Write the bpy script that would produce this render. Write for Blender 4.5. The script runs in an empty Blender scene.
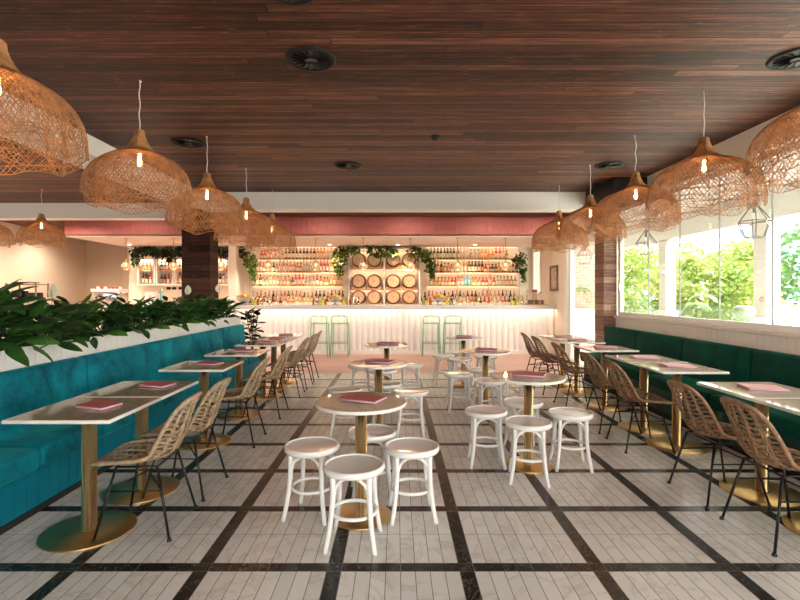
import bpy, bmesh, math, random
from mathutils import Vector, Matrix
PI = math.pi
S = bpy.context.scene
COL = S.collection
FP = 485.0; CX = 396.5; CY = 293.0; EH = 1.45

# ------------------------------------------------------------------ materials
def new_mat(name):
    m = bpy.data.materials.new(name); m.use_nodes = True
    nt = m.node_tree; b = nt.nodes['Principled BSDF']
    return m, nt, b

def mat(name, col, rough=0.5, metal=0.0, spec=0.5, emit=None, es=0.0, alpha=1.0, trans=0.0, sheen=0.0, coat=0.0, var=0.0, vscale=8.0, bump=0.0, bscale=60.0, ior=1.45):
    m, nt, b = new_mat(name)
    b.inputs['Base Color'].default_value = (*col, 1)
    b.inputs['Roughness'].default_value = rough
    b.inputs['Metallic'].default_value = metal
    b.inputs['Specular IOR Level'].default_value = spec
    b.inputs['Transmission Weight'].default_value = trans
    b.inputs['Alpha'].default_value = alpha
    b.inputs['Sheen Weight'].default_value = sheen
    b.inputs['Coat Weight'].default_value = coat
    b.inputs['IOR'].default_value = ior
    if emit:
        b.inputs['Emission Color'].default_value = (*emit, 1)
        b.inputs['Emission Strength'].default_value = es
    tc = nt.nodes.new('ShaderNodeTexCoord')
    if var > 0:
        n = nt.nodes.new('ShaderNodeTexNoise'); n.inputs['Scale'].default_value = vscale; n.inputs['Detail'].default_value = 4
        nt.links.new(tc.outputs['Object'], n.inputs['Vector'])
        r = nt.nodes.new('ShaderNodeValToRGB')
        r.color_ramp.elements[0].position = 0.3; r.color_ramp.elements[1].position = 0.7
        r.color_ramp.elements[0].color = (*[c * (1 - var) for c in col], 1)
        r.color_ramp.elements[1].color = (*[min(1, c * (1 + var)) for c in col], 1)
        nt.links.new(n.outputs['Fac'], r.inputs['Fac']); nt.links.new(r.outputs['Color'], b.inputs['Base Color'])
    if bump > 0:
        n = nt.nodes.new('ShaderNodeTexNoise'); n.inputs['Scale'].default_value = bscale
        nt.links.new(tc.outputs['Object'], n.inputs['Vector'])
        bp = nt.nodes.new('ShaderNodeBump'); bp.inputs['Strength'].default_value = bump; bp.inputs['Distance'].default_value = 0.01
        nt.links.new(n.outputs['Fac'], bp.inputs['Height']); nt.links.new(bp.outputs['Normal'], b.inputs['Normal'])
    return m

class NG:
    """tiny node helper"""
    def __init__(s, nt): s.nt = nt
    def math(s, op, a, b=None, c=None):
        n = s.nt.nodes.new('ShaderNodeMath'); n.operation = op
        for i, x in enumerate((a, b, c)):
            if x is None: continue
            if isinstance(x, (int, float)): n.inputs[i].default_value = x
            else: s.nt.links.new(x, n.inputs[i])
        return n.outputs[0]
    def mix(s, f, a, b, mode='MIX'):
        n = s.nt.nodes.new('ShaderNodeMix'); n.data_type = 'RGBA'; n.blend_type = mode
        for sock, x in ((n.inputs[0], f), (n.inputs[6], a), (n.inputs[7], b)):
            if isinstance(x, (int, float)): sock.default_value = x
            elif isinstance(x, tuple): sock.default_value = (*x, 1)
            else: s.nt.links.new(x, sock)
        return n.outputs[2]
    def ramp(s, f, stops):
        n = s.nt.nodes.new('ShaderNodeValToRGB'); cr = n.color_ramp
        while len(cr.elements) < len(stops): cr.elements.new(0.5)
        for e, (p, c) in zip(cr.elements, stops): e.position = p; e.color = (*c, 1)
        s.nt.links.new(f, n.inputs['Fac']); return n.outputs['Color']
    def noise(s, vec, scale, detail=4, rough=0.5, dist=0.0):
        n = s.nt.nodes.new('ShaderNodeTexNoise'); n.inputs['Scale'].default_value = scale
        n.inputs['Detail'].default_value = detail; n.inputs['Roughness'].default_value = rough; n.inputs['Distortion'].default_value = dist
        s.nt.links.new(vec, n.inputs['Vector']); return n.outputs['Fac']
    def comb(s, x, y, z):
        n = s.nt.nodes.new('ShaderNodeCombineXYZ')
        for i, v in enumerate((x, y, z)):
            if isinstance(v, (int, float)): n.inputs[i].default_value = v
            else: s.nt.links.new(v, n.inputs[i])
        return n.outputs[0]
    def sep(s):
        tc = s.nt.nodes.new('ShaderNodeTexCoord'); n = s.nt.nodes.new('ShaderNodeSeparateXYZ')
        s.nt.links.new(tc.outputs['Object'], n.inputs[0]); return n.outputs[0], n.outputs[1], n.outputs[2], tc.outputs['Object']
    def white(s, vec):
        n = s.nt.nodes.new('ShaderNodeTexWhiteNoise'); n.noise_dimensions = '3D'
        s.nt.links.new(vec, n.inputs['Vector']); return n.outputs['Value'], n.outputs['Color']
    def bump(s, h, strength, dist, b):
        n = s.nt.nodes.new('ShaderNodeBump'); n.inputs['Strength'].default_value = strength; n.inputs['Distance'].default_value = dist
        s.nt.links.new(h, n.inputs['Height']); s.nt.links.new(n.outputs['Normal'], b.inputs['Normal'])

def floor_tile_mat():
    m, nt, b = new_mat('marble_mosaic_tiles'); g = NG(nt)
    x, y, z, vec = g.sep(); U = 0.6945 / 9
    u = g.math('DIVIDE', g.math('SUBTRACT', x, 0.3680 - U / 2), U)
    v = g.math('DIVIDE', g.math('SUBTRACT', y, 2.565 - U / 2), U)
    fx = g.math('WRAP', u, 9.0, 0.0); fy = g.math('WRAP', v, 9.0, 0.0)
    sx = g.math('LESS_THAN', fx, 1.0); sy = g.math('LESS_THAN', fy, 1.0)
    dark = g.math('MAXIMUM', sx, sy)
    # distance to column joints / row joints
    jx = g.math('ABSOLUTE', g.math('SUBTRACT', g.math('FRACT', g.math('ADD', u, 0.5)), 0.5))
    gx = g.math('LESS_THAN', jx, 0.022)
    colgrout = g.math('MULTIPLY', gx, g.math('SUBTRACT', 1.0, sy))
    def near(f, k): return g.math('LESS_THAN', g.math('ABSOLUTE', g.math('SUBTRACT', f, k)), 0.018)
    rj = g.math('MAXIMUM', near(fy, 1.0), g.math('MAXIMUM', near(fy, 5.0), g.math('MAXIMUM', near(fy, 8.985), near(fy, 0.012))))
    rj = g.math('MULTIPLY', rj, g.math('SUBTRACT', 1.0, g.math('MULTIPLY', sx, g.math('SUBTRACT', 1.0, sy))))
    cj = g.math('MULTIPLY', g.math('MULTIPLY', sy, gx), g.math('MAXIMUM', near(fx, 1.0), near(fx, 5.0)))
    grout = g.math('MINIMUM', 1.0, g.math('ADD', colgrout, g.math('ADD', rj, cj)))
    # tile id
    iu = g.math('FLOOR', u); iv = g.math('FLOOR', g.math('DIVIDE', g.math('ADD', v, 0.0), 4.5))
    val, colr = g.white(g.comb(iu, iv, 0.0))
    off = g.comb(g.math('MULTIPLY', val, 37.0), g.math('MULTIPLY', iv, 5.3), g.math('MULTIPLY', val, 11.0))
    add = nt.nodes.new('ShaderNodeVectorMath'); nt.links.new(vec, add.inputs[0]); nt.links.new(off, add.inputs[1])
    n1 = g.noise(add.outputs[0], 2.6, 6, 0.6, 1.3)
    vein = g.math('ABSOLUTE', g.math('SUBTRACT', n1, 0.5))
    white = g.ramp(vein, [(0.0, (0.64, 0.60, 0.57)), (0.018, (0.73, 0.70, 0.67)), (0.05, (0.78, 0.76, 0.735)), (1.0, (0.84, 0.825, 0.80))])
    tone = g.math('ADD', 0.90, g.math('MULTIPLY', val, 0.12))
    white = g.mix(1.0, white, g.comb(tone, tone, tone), 'MULTIPLY')
    n2 = g.noise(add.outputs[0], 5.0, 8, 0.65, 1.6)
    v2 = g.math('ABSOLUTE', g.math('SUBTRACT', n2, 0.5))
    black = g.ramp(v2, [(0.0, (0.30, 0.28, 0.26)), (0.003, (0.05, 0.045, 0.04)), (0.012, (0.016, 0.014, 0.013)), (1.0, (0.012, 0.011, 0.010))])
    c = g.mix(dark, white, black)
    gcol = g.mix(dark, (0.06, 0.05, 0.045), (0.20, 0.17, 0.14))
    c = g.mix(grout, c, gcol)
    nt.links.new(c, b.inputs['Base Color'])
    nt.links.new(g.math('ADD', 0.27, g.math('MULTIPLY', grout, 0.4)), b.inputs['Roughness'])
    b.inputs['Specular IOR Level'].default_value = 0.4
    g.bump(g.math('SUBTRACT', 1.0, grout), 0.4, 0.002, b)
    return m

def plank_mat(name, axis_len, axis_wid, width, length, stops, rough=0.4, bump=0.4, gap=0.03, grain=1.0, scuff=None, spec=0.5):
    """planks: axis_len is the plank direction"""
    m, nt, b = new_mat(name); g = NG(nt)
    x, y, z, vec = g.sep(); ax = {'x': x, 'y': y, 'z': z}
    w = g.math('DIVIDE', ax[axis_wid], width); iw = g.math('FLOOR', w); fw = g.math('FRACT', w)
    r0, _ = g.white(g.comb(iw, 3.0, 1.0))
    l = g.math('ADD', g.math('DIVIDE', ax[axis_len], length), g.math('MULTIPLY', r0, 7.3))
    il = g.math('FLOOR', l); fl = g.math('FRACT', l)
    r1, rc = g.white(g.comb(iw, il, 5.0))
    other = [a for a in 'xyz' if a not in (axis_len, axis_wid)][0]
    gv = g.comb(g.math('MULTIPLY', l, 1.0 * length), g.math('ADD', g.math('MULTIPLY', ax[axis_wid], 22.0), g.math('MULTIPLY', r1, 40.0)), g.math('MULTIPLY', ax[other], 1.0))
    n1 = g.noise(gv, 1.6 * grain, 8, 0.65, 0.4)
    gv2 = g.comb(g.math('MULTIPLY', ax[axis_len], 2.0), g.math('MULTIPLY', ax[axis_wid], 9.0), r1)
    n2 = g.noise(gv2, 2.2, 5, 0.6, 0.5)
    f = g.math('ADD', g.math('MULTIPLY', n1, 0.75), g.math('MULTIPLY', r1, 0.22)); f = g.math('SUBTRACT', f, 0.05); f = g.math('ADD', f, g.math('MULTIPLY', n2, 0.22))
    c = g.ramp(f, stops)
    if scuff:
        sn = g.noise(g.comb(g.math('MULTIPLY', ax[axis_len], 3.0), g.math('MULTIPLY', ax[axis_wid], 30.0), ax[other]), 2.0, 6, 0.7, 0.3)
        c = g.mix(g.math('MULTIPLY', g.math('GREATER_THAN', sn, 0.635), 0.5), c, scuff)
    gap1 = g.math('LESS_THAN', g.math('ABSOLUTE', g.math('SUBTRACT', g.math('FRACT', g.math('ADD', w, 0.5)), 0.5)), gap)
    gap2 = g.math('LESS_THAN', g.math('ABSOLUTE', g.math('SUBTRACT', g.math('FRACT', g.math('ADD', l, 0.5)), 0.5)), gap * width / length * 0.8)
    gp = g.math('MAXIMUM', gap1, gap2)
    c = g.mix(gp, c, tuple(q * 0.15 for q in stops[0][1]))
    nt.links.new(c, b.inputs['Base Color'])
    nt.links.new(g.math('ADD', rough - 0.1, g.math('MULTIPLY', n1, 0.25)), b.inputs['Roughness'])
    b.inputs['Specular IOR Level'].default_value = spec
    g.bump(g.math('SUBTRACT', g.math('ADD', g.math('MULTIPLY', n1, 0.4), g.math('MULTIPLY', r1, 0.3)), gp), bump, 0.004, b)
    return m

def brick_mat():
    m, nt, b = new_mat('brick'); g = NG(nt); x, y, z, vec = g.sep()
    t = nt.nodes.new('ShaderNodeTexBrick')
    nt.links.new(g.comb(g.math('ADD', x, y), z, 0.0), t.inputs['Vector'])
    t.inputs['Color1'].default_value = (0.30, 0.14, 0.09, 1); t.inputs['Color2'].default_value = (0.40, 0.23, 0.16, 1); t.inputs['Mortar'].default_value = (0.38, 0.32, 0.28, 1)
    t.inputs['Scale'].default_value = 1.0; t.inputs['Brick Width'].default_value = 0.24; t.inputs['Row Height'].default_value = 0.086; t.inputs['Mortar Size'].default_value = 0.012
    nt.links.new(t.outputs['Color'], b.inputs['Base Color']); b.inputs['Roughness'].default_value = 0.9
    return m

def velvet_mat(name, dark, light, sheen, tint):
    m, nt, b = new_mat(name); g = NG(nt); x, y, z, vec = g.sep()
    n1 = g.noise(vec, 3.0, 5, 0.55, 0.6); n2 = g.noise(vec, 26.0, 4, 0.7, 0.0)
    f = g.math('ADD', g.math('MULTIPLY', n1, 0.8), g.math('MULTIPLY', n2, 0.25))
    c = g.ramp(f, [(0.36, dark), (0.66, light)])
    nt.links.new(c, b.inputs['Base Color']); b.inputs['Roughness'].default_value = 0.75
    b.inputs['Sheen Weight'].default_value = sheen; b.inputs['Sheen Roughness'].default_value = 0.35; b.inputs['Sheen Tint'].default_value = (*tint, 1)
    b.inputs['Specular IOR Level'].default_value = 0.15
    g.bump(n1, 0.35, 0.02, b)
    return m

def marble_top_mat():
    m, nt, b = new_mat('marble_table_top'); g = NG(nt); x, y, z, vec = g.sep()
    n1 = g.noise(vec, 3.0, 6, 0.6, 1.2); v = g.math('ABSOLUTE', g.math('SUBTRACT', n1, 0.5))
    c = g.ramp(v, [(0.0, (0.36, 0.32, 0.25)), (0.03, (0.42, 0.38, 0.30)), (0.12, (0.47, 0.43, 0.35)), (1.0, (0.5, 0.46, 0.38))])
    nt.links.new(c, b.inputs['Base Color']); b.inputs['Roughness'].default_value = 0.04; b.inputs['IOR'].default_value = 1.75
    return m

def glass_mat(name, tint=(1, 1, 1), refl=1.0, rough=0.0):
    m = bpy.data.materials.new(name); m.use_nodes = True; nt = m.node_tree; nt.nodes.clear()
    o = nt.nodes.new('ShaderNodeOutputMaterial'); t = nt.nodes.new('ShaderNodeBsdfTransparent'); gl = nt.nodes.new('ShaderNodeBsdfGlossy')
    gl.inputs['Roughness'].default_value = rough; t.inputs['Color'].default_value = (*tint, 1)
    lw = nt.nodes.new('ShaderNodeLayerWeight'); pw = nt.nodes.new('ShaderNodeMath'); pw.operation = 'POWER'; pw.inputs[1].default_value = 5.0; nt.links.new(lw.outputs['Facing'], pw.inputs[0])
    fr = nt.nodes.new('ShaderNodeMath'); fr.operation = 'MULTIPLY_ADD'; fr.inputs[1].default_value = 0.9; fr.inputs[2].default_value = 0.03; nt.links.new(pw.outputs[0], fr.inputs[0])
    ml = nt.nodes.new('ShaderNodeMath'); ml.operation = 'MULTIPLY'; ml.inputs[1].default_value = refl; ml.use_clamp = True
    mx = nt.nodes.new('ShaderNodeMixShader')
    nt.links.new(fr.outputs[0], ml.inputs[0]); nt.links.new(ml.outputs[0], mx.inputs[0]); nt.links.new(t.outputs[0], mx.inputs[1]); nt.links.new(gl.outputs[0], mx.inputs[2]); nt.links.new(mx.outputs[0], o.inputs[0])
    return m

def leaf_mat(name, a, b_, rough=0.35, transl=0.25, scale=6.0):
    m, nt, b = new_mat(name); g = NG(nt); x, y, z, vec = g.sep()
    n = g.noise(vec, scale, 3, 0.5, 0.0)
    c = g.ramp(n, [(0.35, a), (0.65, b_)])
    nt.links.new(c, b.inputs['Base Color']); b.inputs['Roughness'].default_value = rough
    out = [q for q in nt.nodes if q.type == 'OUTPUT_MATERIAL'][0]
    tr = nt.nodes.new('ShaderNodeBsdfTranslucent'); nt.links.new(c, tr.inputs['Color'])
    mx = nt.nodes.new('ShaderNodeMixShader'); mx.inputs[0].default_value = transl
    nt.links.new(b.outputs[0], mx.inputs[1]); nt.links.new(tr.outputs[0], mx.inputs[2]); nt.links.new(mx.outputs[0], out.inputs[0])
    return m

M = {}
M['tile'] = floor_tile_mat()
M['woodfloor'] = plank_mat('pinkish_floorboards', 'x', 'y', 0.12, 1.6, [(0.25, (0.46, 0.25, 0.20)), (0.55, (0.58, 0.34, 0.28)), (0.85, (0.68, 0.42, 0.35))], 0.35, 0.15, 0.012)
M['ceil'] = plank_mat('dark_timber_ceiling', 'x', 'y', 0.095, 3.4, [(0.36, (0.010, 0.003, 0.002)), (0.46, (0.040, 0.010, 0.005)), (0.58, (0.105, 0.032, 0.016)), (0.74, (0.26, 0.105, 0.065))], 0.48, 0.6, 0.045, 1.3, (0.40, 0.20, 0.14), 0.22)
M['pillar'] = plank_mat('reclaimed_timber_cladding', 'x', 'z', 0.115, 0.7, [(0.25, (0.010, 0.004, 0.003)), (0.5, (0.040, 0.013, 0.008)), (0.8, (0.12, 0.048, 0.030))], 0.6, 0.8, 0.03, 1.5, (0.15, 0.07, 0.05), 0.15)
M['white'] = mat('white_paint', (0.88, 0.86, 0.82), 0.5, bump=0.05)
M['verwhite'] = mat('veranda_paint', (0.64, 0.63, 0.60), 0.6)
M['cream'] = mat('cream_paint', (0.80, 0.72, 0.62), 0.6, var=0.03, vscale=1.5)
M['leftwall'] = mat('warm_plaster', (0.74, 0.66, 0.55), 0.7, var=0.04, vscale=1.0)
M['soffit'] = mat('blush_soffit', (0.78, 0.66, 0.58), 0.55, var=0.02)
M['pink'] = mat('dusty_red_boards', (0.44, 0.125, 0.11), 0.6, var=0.06)
M['boards'] = mat('off_white_boards', (0.74, 0.69, 0.63), 0.45, bump=0.04)
M['planterw'] = mat('white_planter_boards', (0.80, 0.80, 0.79), 0.4, bump=0.04)
M['teal'] = velvet_mat('teal_velvet', (0.0, 0.055, 0.09), (0.0, 0.27, 0.35), 0.3, (0.1, 0.75, 0.8))
M['tealp'] = mat('teal_painted_boards', (0.0, 0.16, 0.23), 0.55, spec=0.2, var=0.1)
M['green'] = velvet_mat('bottle_green_velvet', (0.0, 0.030, 0.020), (0.0, 0.080, 0.055), 0.2, (0.0, 0.5, 0.35))
M['greenp'] = mat('green_painted_boards', (0.0, 0.05, 0.038), 0.45, var=0.1)
M['marble'] = marble_top_mat()
M['edge'] = mat('white_table_edge', (0.82, 0.81, 0.78), 0.25)
M['brass'] = mat('brushed_brass', (0.98, 0.70, 0.36), 0.27, 0.96, var=0.06, vscale=20)
M['brassb'] = mat('brass_base_plate', (0.76, 0.50, 0.22), 0.30, 1.0, var=0.1, vscale=6)
M['black'] = mat('black_metal', (0.012, 0.012, 0.013), 0.35, 0.3)
M['blackm'] = mat('matt_black', (0.012, 0.011, 0.010), 0.7)
M['stool'] = mat('white_gloss_stool', (0.84, 0.84, 0.83), 0.18, coat=0.3)
M['stoolseat'] = mat('pale_stool_seat', (0.74, 0.72, 0.70), 0.13, coat=0.5)
M['rattanl'] = mat('rattan_lit', (0.40, 0.29, 0.185), 0.6, var=0.35, vscale=30)
M['rattand'] = mat('rattan_backlit', (0.27, 0.155, 0.085), 0.6, var=0.35, vscale=30)  # same rattan painted browner, standing in for backlight on the green bench chairs
M['lamp'] = mat('amber_fibre', (0.50, 0.245, 0.105), 0.6, var=0.45, vscale=16)
M['cord'] = mat('white_cord', (0.75, 0.74, 0.72), 0.5)
M['bulb'] = mat('warm_bulb', (1, 0.8, 0.5), 0.3, emit=(1.0, 0.55, 0.2), es=14)
M['menu'] = mat('menu_cover', (0.44, 0.115, 0.115), 0.55, var=0.08)
M['menup'] = mat('pink_menu_cover', (0.62, 0.30, 0.33), 0.5, var=0.05)
M['pages'] = mat('lilac_pages', (0.74, 0.52, 0.64), 0.6)
M['mint'] = mat('mint_metal', (0.24, 0.50, 0.34), 0.4)
M['shelf'] = mat('pale_oak_shelf', (0.72, 0.50, 0.33), 0.5, var=0.1)
M['brassrod'] = mat('brass_rod', (0.75, 0.52, 0.28), 0.35, 0.8)
M['barrel'] = mat('oak_barrel_head', (0.62, 0.42, 0.25), 0.55, var=0.12, vscale=5)
M['barrels'] = mat('oak_barrel_staves', (0.25, 0.12, 0.065), 0.55, var=0.25)
M['hoop'] = mat('iron_hoop', (0.10, 0.06, 0.045), 0.4, 0.7)
M['cradle'] = mat('orange_oak_cradle', (0.58, 0.28, 0.13), 0.55, var=0.1)
M['flute'] = mat('white_fluted_panel', (0.92, 0.90, 0.87), 0.4)
M['counter'] = mat('pale_grey_stone', (0.62, 0.65, 0.67), 0.25, var=0.03)
M['led'] = mat('warm_led', (1, 0.8, 0.6), 0.5, emit=(1.0, 0.66, 0.38), es=1.3)
M['down'] = mat('downlight_lens', (1, 1, 1), 0.5, emit=(1.0, 0.86, 0.68), es=14)
M['steel'] = mat('polished_steel', (0.72, 0.70, 0.68), 0.15, 1.0)
M['frame_w'] = mat('white_window_frame', (0.80, 0.80, 0.79), 0.35)
M['glass'] = glass_mat('window_glass', (0.97, 0.985, 0.98), 1.0)
M['bal'] = glass_mat('balustrade_glass', (0.90, 0.97, 0.94), 0.8)
M['globe'] = mat('smoked_globe_glass', (0.72, 0.62, 0.46), 0.12, alpha=0.42)
M['joint'] = mat('glass_joint', (0.35, 0.36, 0.35), 0.3)
M['brick'] = brick_mat()
M['lily'] = leaf_mat('peace_lily_leaf', (0.010, 0.045, 0.012), (0.035, 0.125, 0.025), 0.28, 0.15)
M['lily2'] = leaf_mat('young_lily_leaf', (0.04, 0.15, 0.02), (0.09, 0.27, 0.04), 0.3, 0.25)
M['spathe'] = leaf_mat('white_spathe', (0.75, 0.80, 0.62), (0.85, 0.86, 0.76), 0.4, 0.3)
M['spadix'] = mat('yellow_spadix', (0.65, 0.55, 0.12), 0.6)
M['soil'] = mat('dark_soil', (0.02, 0.014, 0.010), 0.95, var=0.3)
M['trail'] = leaf_mat('trailing_leaf', (0.03, 0.09, 0.012), (0.15, 0.24, 0.03), 0.4, 0.25, 3.0)
M['darktrail'] = leaf_mat('dark_trailing_leaf', (0.008, 0.025, 0.007), (0.02, 0.06, 0.015), 0.4, 0.1, 3.0)
M['rubber'] = leaf_mat('rubber_plant_leaf', (0.008, 0.02, 0.014), (0.02, 0.05, 0.03), 0.2, 0.05)
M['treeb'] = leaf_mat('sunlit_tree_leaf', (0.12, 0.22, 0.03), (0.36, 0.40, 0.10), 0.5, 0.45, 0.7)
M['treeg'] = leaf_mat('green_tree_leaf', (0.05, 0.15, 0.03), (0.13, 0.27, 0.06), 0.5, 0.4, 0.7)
M['palm'] = leaf_mat('palm_leaf', (0.14, 0.32, 0.10), (0.28, 0.48, 0.16), 0.4, 0.35)
M['trunk'] = mat('bark', (0.14, 0.09, 0.06), 0.9, var=0.3)
M['pot'] = mat('white_pot', (0.75, 0.73, 0.70), 0.5)
M['metal_l'] = mat('lantern_metal', (0.20, 0.185, 0.165), 0.5, 0.3)
M['office'] = mat('office_concrete', (0.33, 0.36, 0.42), 0.8)
M['officeg'] = mat('office_glass', (0.12, 0.20, 0.32), 0.15)
M['ground'] = mat('pale_paving', (0.74, 0.69, 0.62), 0.8, var=0.06, vscale=2)
M['orange'] = mat('orange_skin', (0.85, 0.27, 0.03), 0.45)
M['lime'] = mat('lime_skin', (0.35, 0.55, 0.06), 0.45)
M['lemon'] = mat('lemon_skin', (0.9, 0.62, 0.06), 0.45)
M['pict'] = mat('picture_print', (0.55, 0.42, 0.32), 0.5, var=0.5, vscale=16)
M['bronze'] = mat('bronze_frame', (0.26, 0.18, 0.12), 0.4, 0.6)
M['red'] = mat('red_plastic', (0.55, 0.05, 0.06), 0.4)
M['redlit'] = mat('lit_red_sign', (0.9, 0.15, 0.1), 0.4, emit=(1, 0.12, 0.06), es=2.5)
M['aqua'] = mat('aqua_tap', (0.15, 0.45, 0.45), 0.35)
M['tumbler'] = glass_mat('tumbler_glass', (0.86, 0.84, 0.80), 2.2, 0.05)

# ------------------------------------------------------------------ mesh builder
class MB:
    def __init__(s): s.v = []; s.f = []; s.m = []; s.s = []
    def add(s, vs, fs, mi=0, smooth=False):
        o = len(s.v); s.v.extend(tuple(p) for p in vs)
        for f in fs: s.f.append(tuple(i + o for i in f)); s.m.append(mi); s.s.append(smooth)
        return s
    def box(s, x0, x1, y0, y1, z0, z1, mi=0):
        vs = [(x0, y0, z0), (x1, y0, z0), (x1, y1, z0), (x0, y1, z0), (x0, y0, z1), (x1, y0, z1), (x1, y1, z1), (x0, y1, z1)]
        return s.add(vs, [(0, 3, 2, 1), (4, 5, 6, 7), (0, 1, 5, 4), (1, 2, 6, 5), (2, 3, 7, 6), (3, 0, 4, 7)], mi)
    def rbox(s, x0, x1, y0, y1, z0, z1, r, seg=2, mi=0, mtx=None):
        bm = bmesh.new(); bmesh.ops.create_cube(bm, size=1)
        for v in bm.verts:
            v.co = Vector(((x0 + x1) / 2 + v.co.x * (x1 - x0), (y0 + y1) / 2 + v.co.y * (y1 - y0), (z0 + z1) / 2 + v.co.z * (z1 - z0)))
        bmesh.ops.bevel(bm, geom=bm.edges[:], offset=r, segments=seg, affect='EDGES', profile=0.5)
        if mtx: bmesh.ops.transform(bm, matrix=mtx, verts=bm.verts)
        bm.verts.index_update(); s.add([v.co for v in bm.verts], [tuple(v.index for v in f.verts) for f in bm.faces], mi, True); bm.free(); return s
    def tube(s, pts, r, n=6, closed=False, mi=0, cap=True, r2=None):
        pts = [Vector(p) for p in pts]; N = len(pts)
        if N < 2: return s
        rs = r if isinstance(r, (list, tuple)) else [r] * N
        vs = []; up = None
        for i in range(N):
            a = pts[(i - 1) % N] if (closed or i > 0) else pts[i]; b = pts[(i + 1) % N] if (closed or i < N - 1) else pts[i]
            t = (b - a); t = t.normalized() if t.length > 1e-9 else Vector((0, 0, 1))
            if up is None:
                up = Vector((0, 0, 1)) if abs(t.z) < 0.9 else Vector((1, 0, 0))
            n1 = (up - t * up.dot(t)); n1 = n1.normalized() if n1.length > 1e-6 else t.orthogonal().normalized(); up = n1
            n2 = t.cross(n1)
            for k in range(n):
                a_ = 2 * PI * k / n
                vs.append(pts[i] + n1 * (math.cos(a_) * rs[i]) + n2 * (math.sin(a_) * (r2 or rs[i])))
        fs = []
        for i in range(N if closed else N - 1):
            j = (i + 1) % N
            for k in range(n):
                l = (k + 1) % n; fs.append((i * n + k, i * n + l, j * n + l, j * n + k))
        if cap and not closed:
            fs.append(tuple(reversed(range(n)))); fs.append(tuple((N - 1) * n + k for k in range(n)))
        return s.add(vs, fs, mi, True)
    def lathe(s, prof, n=24, c=(0, 0, 0), mi=0, smooth=True, mis=None):
        """prof: (r, z) from one end to the other; closes at r=0"""
        vs = []; rings = []
        for (r, z) in prof:
            if r < 1e-6: rings.append([len(vs)]); vs.append((c[0], c[1], c[2] + z))
            else:
                rings.append([len(vs) + k for k in range(n)])
                vs.extend((c[0] + r * math.cos(2 * PI * k / n), c[1] + r * math.sin(2 * PI * k / n), c[2] + z) for k in range(n))
        for i in range(len(rings) - 1):
            a, b = rings[i], rings[i + 1]; fs = []
            for k in range(n):
                l = (k + 1) % n
                if len(a) == 1 and len(b) > 1: fs.append((a[0], b[k], b[l]))
                elif len(b) == 1 and len(a) > 1: fs.append((a[k], a[l], b[0]))
                elif len(a) > 1: fs.append((a[k], a[l], b[l], b[k]))
            o = len(s.v)
            for f in fs: s.f.append(tuple(q + o for q in f)); s.m.append(mis[i] if mis else mi); s.s.append(smooth)
        s.v.extend(vs); return s
    def sphere(s, c, r, n=12, mi=0, sz=1.0):
        k = max(4, n // 2)
        return s.lathe([(r * math.sin(PI * i / k), -r * sz * math.cos(PI * i / k)) for i in range(k + 1)], n, c, mi)
    def xf(s, mtx, start=0):
        for i in range(start, len(s.v)): s.v[i] = tuple(mtx @ Vector(s.v[i]))
        return s
    def mesh(s, name, mats):
        me = bpy.data.meshes.new(name); me.from_pydata(s.v, [], s.f)
        for m in mats: me.materials.append(M[m] if isinstance(m, str) else m)
        me.polygons.foreach_set('material_index', s.m); me.polygons.foreach_set('use_smooth', s.s); me.update()
        return me

def link(name, data, parent=None, loc=None):
    o = bpy.data.objects.new(name, data); COL.objects.link(o)
    if parent: o.parent = parent
    if loc: o.location = loc
    return o
def obj(name, mb, mats, parent=None, loc=None):
    if isinstance(mats, str): mats = [mats]
    return link(name, mb.mesh(name, mats), parent, loc)
def tag(o, label=None, cat=None, group=None, kind=None):
    if label: o['label'] = label
    if cat: o['category'] = cat
    if group: o['group'] = group
    if kind: o['kind'] = kind
    return o
def empty(name, loc=(0, 0, 0), rz=0.0):
    o = link(name, None, None, loc); o.rotation_euler = (0, 0, rz); o.empty_display_size = 0.1; return o
CH = {}
def addc(parent, child): CH.setdefault(parent.name, []).append(child); return child
def part(name, mb, mats, parent):
    o = obj(name, mb, mats, parent); addc(parent, o); return o
def clone(o, parent=None):
    c = o.copy(); COL.objects.link(c)
    if parent: c.parent = parent; addc(parent, c)
    for k in list(CH.get(o.name, [])): clone(k, c)
    return c
def place(proto, used, loc, rz=0, label=None, group=None):
    """first call moves the prototype itself, later calls copy it"""
    o = clone(proto) if used else proto
    o.location = loc; o.rotation_euler = (0, 0, rz)
    if label: o['label'] = label
    if group: o['group'] = group
    return o
def P(px, py, d): return Vector(((px - CX) / FP * d, d, EH - (py - CY) / FP * d))
ORD = ['first', 'second', 'third', 'fourth', 'fifth', 'sixth', 'seventh', 'eighth', 'ninth', 'tenth', 'eleventh', 'twelfth', 'thirteenth', 'fourteenth', 'fifteenth', 'sixteenth', 'seventeenth', 'eighteenth', 'nineteenth', 'twentieth', 'twenty-first', 'twenty-second', 'twenty-third', 'twenty-fourth', 'twenty-fifth', 'twenty-sixth', 'twenty-seventh', 'twenty-eighth']
def light(name, kind, loc, power, col, parent=None, size=0.05, rot=None, sy=None, spread=None):
    L = bpy.data.lights.new(name, kind); L.energy = power; L.color = col
    if kind == 'AREA':
        L.shape = 'RECTANGLE' if sy else 'SQUARE'; L.size = size
        if sy: L.size_y = sy
        if spread: L.spread = spread
    elif kind in ('POINT', 'SPOT'): L.shadow_soft_size = size
    if kind == 'SPOT': L.spot_size = 1.9; L.spot_blend = 0.6
    o = link(name, L, parent, loc)
    if rot: o.rotation_euler = rot
    return o

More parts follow.
